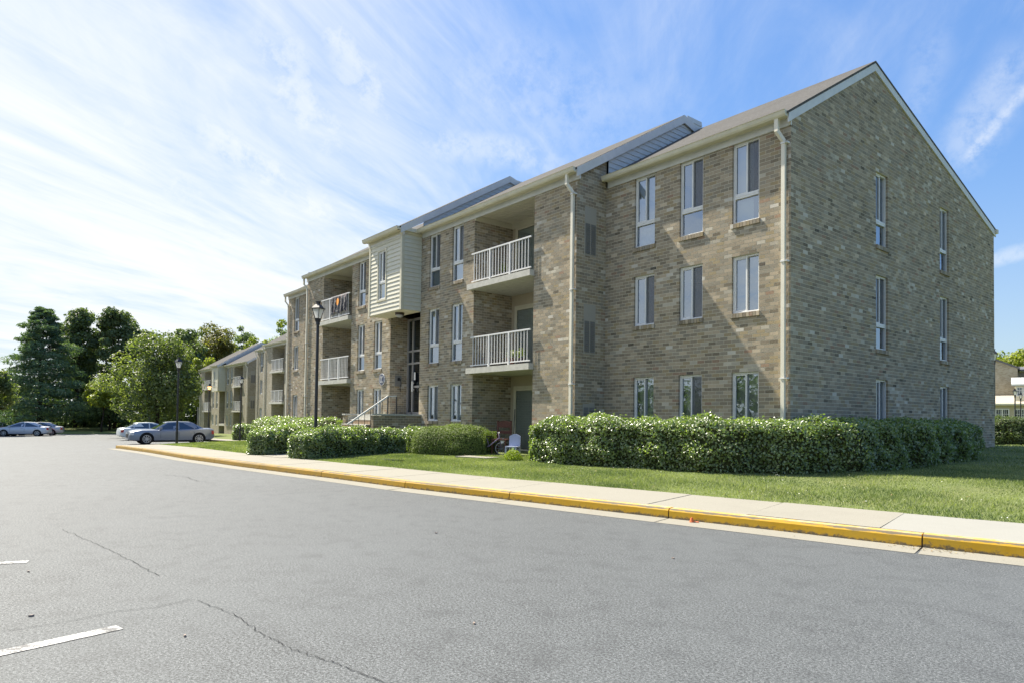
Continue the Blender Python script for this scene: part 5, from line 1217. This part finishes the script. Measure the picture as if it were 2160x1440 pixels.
m_ = MB(); m_.hexa([(-.02, -.07, .2), (.02, -.07, .2), (.02, -.03, .2), (-.02, -.03, .2), (-.12, -.06, .36), (.12, -.06, .36), (.12, -.04, .36), (-.12, -.04, .36)]); add('bow', m_.mesh('bow', M_VENT), wr)
def pot(x, y, z, label, mt, flowers=None):
    r = thing('potted_plant', (x, y, z), label, 'potted plant', 'potted plants on the balconies'); q = MB(); q.tube([(0, 0, 0), (0, 0, .2), (0, 0, .22)], [.09, .13, .135], 14); add('pot', q.mesh('pot', mat('pot', mt, .8)), r)
    n = 160; v = rng.normal(0, 1, (n, 3)); v /= np.linalg.norm(v, axis=1)[:, None]; p = v*rng.uniform(.3, 1, n)[:, None]*np.array([.2, .2, .16])+np.array([0, 0, .36]); fl = (rng.random(n) < .35).astype(int) if flowers else None
    add('foliage', quads_mesh('foliage', leaf_quads(p, v, .065, 1.6, .5), [M_BOX, flowers] if flowers else M_BOX, rng.random(n), midx=fl), r, kind='stuff')
M_FLOWER = mat('cream_flower', (.75, .72, .45), .6)
pot(-8.45, YM+.12, 2.96, 'pot of cream flowers on the lower near balcony', (.30, .12, .08), M_FLOWER)
pot(-8.05, YM+.20, 2.96, 'leafy dark pot plant beside the cream flowers', (.06, .05, .05)); pot(-9.0, YM+.25, 5.68, 'small dark pot plant on the upper near balcony', (.05, .05, .06))
def chair(loc, rz):
    M_ = mat('red_brown_wood', (.09, .035, .025), .6, .3, var=.3, vscale=20); t = thing('wooden_chair', loc, 'red brown wooden chair standing on the patio under the balconies', 'chair', None, rz)
    def p(nm, *bx): 
        q = MB()
        for b_ in bx: q.box(*b_)
        add(nm, q.mesh(nm, M_), t)
    p('seat', (-.23, .23, -.23, .22, .43, .47))
    for sx in (-1, 1): p('leg', (sx*.21-.02, sx*.21+.02, -.22, -.18, 0, .43)); p('leg', (sx*.21-.02, sx*.21+.02, .18, .22, 0, 1.0))
    q = MB()
    for k in range(7):
        x0, x1 = -.19+k*.38/7, -.19+(k+1)*.38/7; h0, h1 = [.05*(1-((x/.19))**2) for x in (x0, x1)]
        q.hexa([(x0, .185, .80), (x1, .185, .80), (x1, .21, .80), (x0, .21, .80), (x0, .185, .95+h0), (x1, .185, .95+h1), (x1, .21, .95+h1), (x0, .21, .95+h0)])
    q.box(-.19, .19, .19, .21, .62, .70); add('backrest', q.mesh('backrest', M_), t); p('stretcher', (-.19, .19, .19, .21, .2, .23), (-.22, -.2, -.18, .18, .22, .25), (.2, .22, -.18, .18, .22, .25))
PZ = .28
chair((*at(1059, 19.6), PZ), .5)
bk = thing('child_bicycle', (*at(1059, 19.4), PZ), 'small child\'s bicycle with white and purple frame leaning by the patio', 'bicycle', None, .80)
q = MB(); R_ = .20
M_BP = mat('bike_purple', (.20, .16, .25), .4); 
for x in (0, -.62):
    w = MB(); w.tube([(x+R_*cos(a), 0, .2+R_*sin(a)) for a in np.linspace(0, 2*pi, 25)], .022, 7); o = add('wheel', w.mesh('wheel', M_TYRE, True), bk)
    w = MB(); 
    for k in range(10): a = k*pi/5; w.tube([(x, 0, .2), (x+.19*cos(a), 0, .2+.19*sin(a))], .0035, 4)
    w.tube([(x+.17*cos(a), 0, .2+.17*sin(a)) for a in np.linspace(0, 2*pi, 21)], .008, 5); add('spokes', w.mesh('spokes', M_RIM), o)
q.tube([(0, 0, .2), (-.06, 0, .5), (-.08, 0, .62)], .016, 7); q.tube([(-.07, 0, .5), (-.36, 0, .26), (-.62, 0, .2)], .017, 7); q.tube([(-.36, 0, .26), (-.44, 0, .52)], .014, 7); add('frame', q.mesh('frame', M_BP, True), bk)
w = MB(); w.tube([(-.09, -.2, .66), (-.08, 0, .62), (-.09, .2, .66)], .013, 6); add('handlebar', w.mesh('handlebar', M_RAIL), bk)
w = MB(); w.hexa([(-.54, -.05, .53), (-.34, -.03, .53), (-.34, .03, .53), (-.54, .05, .53), (-.54, -.06, .57), (-.34, -.03, .56), (-.34, .03, .56), (-.54, .06, .57)]); add('saddle', w.mesh('saddle', M_BLACKP), bk)
w = MB(); w.hexa([(.0, -.03, .33), (.10, -.03, .40), (.10, .03, .40), (0, .03, .33), (-.03, -.03, .43), (.05, -.03, .50), (.05, .03, .50), (-.03, .03, .43)]); add('mudguard', w.mesh('mudguard', M_RAIL), bk)
M_LAV = mat('lavender_plastic', (.32, .36, .50), .45, .5)
cc = thing('plastic_chair', (*at(1083, 18.9), PZ), 'pale lavender plastic child chair beside the wooden chair', 'chair', None, .5)
def lbx(nm, *bs):
    q = MB()
    for b_ in bs: q.box(*b_)
    add(nm, q.mesh(nm, M_LAV), cc)
lbx('seat', (-.17, .17, -.17, .15, .26, .29)); 
for sx in (-1, 1): lbx('leg', (sx*.15-.02, sx*.15+.02, -.17, -.13, 0, .26)); lbx('leg', (sx*.15-.02, sx*.15+.02, .12, .16, 0, .26))
q = MB(); n = 8
for k in range(n): x0, x1 = -.17+k*.34/n, -.17+(k+1)*.34/n; q.hexa([(x0, .13, .29), (x1, .13, .29), (x1, .16, .29), (x0, .16, .29), (x0, .15, .56+.07*(1-(x0/.17)**2)), (x1, .15, .56+.07*(1-(x1/.17)**2)), (x1, .18, .56+.07*(1-(x1/.17)**2)), (x0, .18, .56+.07*(1-(x0/.17)**2))])
add('backrest', q.mesh('backrest', M_LAV), cc)
br = thing('broom', (*at(1083, 20.2), PZ), 'dark handled broom leaning against the patio door frame', 'broom')
q = MB(); q.tube([(0, 0, .2), (-.12, .16, 1.35)], .013, 6); add('handle', q.mesh('handle', M_BLACKP), br); q = MB(); q.hexa([(-.14, -.06, 0), (.14, -.06, 0), (.14, .06, 0), (-.14, .06, 0), (-.08, -.02, .24), (.08, -.02, .24), (.08, .02, .24), (-.08, .02, .24)]); add('bristles', q.mesh('bristles', mat('bristle', (.2, .3, .12), .9)), br)
# flat things in the lawn
x, y = -8.6, -5.05
q = MB(); q.tube([(0, 0, -.02), (0, 0, .012)], .24, 20); o = add('drain_cover', q.mesh('drain_cover', mat('cast_iron', (.05, .06, .055), .8)), None, (x, y, float(lawn_z(x, y))+.01)); o['label'] = 'round dark utility cover set in the lawn before the path hedge'; o['category'] = 'utility cover'
x, y = -7.4, -3.0
q = MB(); q.box(-.55, .55, -.3, .3, -.03, .03); o = add('stepping_slab', q.mesh('stepping_slab', M_WALK), None, (x, y, float(lawn_z(x, y))), .25); o['label'] = 'flat grey slab lying in the grass in front of the rounded shrub'; o['category'] = 'stone slab'
q = MB(); q.tube([(0, 0, 0), (0, 0, .01), (0, 0, .06)], [.035, .03, .012], 8); q.tube([(.03, .02, .008), (.09, .03, .008)], .008, 5); o = add('litter', q.mesh('litter', mat('orange_litter', (.6, .14, .04), .6)), None, (2.15, -6.47, .012)); o['label'] = 'scrap of orange litter in the gutter at the kerb'; o['category'] = 'litter'
# fallen leaves and bits of debris
n = 420; X = np.concatenate([rng.uniform(-6, 9, 170), rng.uniform(-12, 8, 190), 4.75+rng.normal(0, .16, 60)]); Y = np.concatenate([kerb_y(X[:170])-rng.exponential(.12, 170)-.01, kerb_y(X[170:360])+1.8+rng.uniform(0, 3.5, 190), kerb_y(X[360:])-rng.uniform(.0, .2, 60)])
Z = np.where(Y > kerb_y(X), lawn_z(X, Y)+.035, road_z(X)+.016); C_ = np.stack([X, Y, Z], 1); nv = np.tile([0, 0, 1.], (n, 1))
sz = np.concatenate([rng.uniform(.008, .022, 170), rng.uniform(.02, .05, 190), rng.uniform(.012, .03, 60)])
add('fallen_leaves', quads_mesh('fallen_leaves', leaf_quads(C_, nv, sz, 1.6, .25), leafmat('dry_leaf', (.16, .08, .035), (.42, .36, .18), .8, .2, .1), rng.random(n)), kind='stuff', label='dry leaves and grit scattered along the gutter and on the lawn', cat='leaves')
q = MB()
for (u, v) in ((66, 1296), (390, 1338), (920, 1122), (1000, 1312), (60, 1203), (1420, 1175)):
    U, V_ = u-1080, v-845.509; d = fw*F_PX+rt*U-up*V_; t_ = (0.01-CAM[2])/d[2]; p = CAM+d*t_; a = random.random()*3
    q.hexa([(p[0]+.011*cos(a+k*pi/2)*(1.5 if k % 2 else .7), p[1]+.011*sin(a+k*pi/2)*(1.5 if k % 2 else .7), z) for z in (.001, .012) for k in range(4)])
add('road_debris', q.mesh('road_debris', mat('debris', (.30, .24, .20), .8)), kind='stuff', label='a few small scraps lying on the asphalt', cat='debris')

n = 900; X = rng.uniform(-26, 9, n); Y = kerb_y(X)+1.75+rng.random(n)*4.2; ok = ~inside_path(X, Y); X, Y = X[ok], Y[ok]; n = len(X)
C_ = np.stack([X, Y, lawn_z(X, Y)+.035+rng.uniform(0, .02, n)], 1)
add('clover_flowers', quads_mesh('clover_flowers', leaf_quads(C_, np.tile([0, 0, 1.], (n, 1)), rng.uniform(.010, .022, n), 1.2, .4), mat('clover_white', (.62, .64, .55), .7)), kind='stuff', label='tiny pale clover flecks dotted through the lawn', cat='wildflowers')
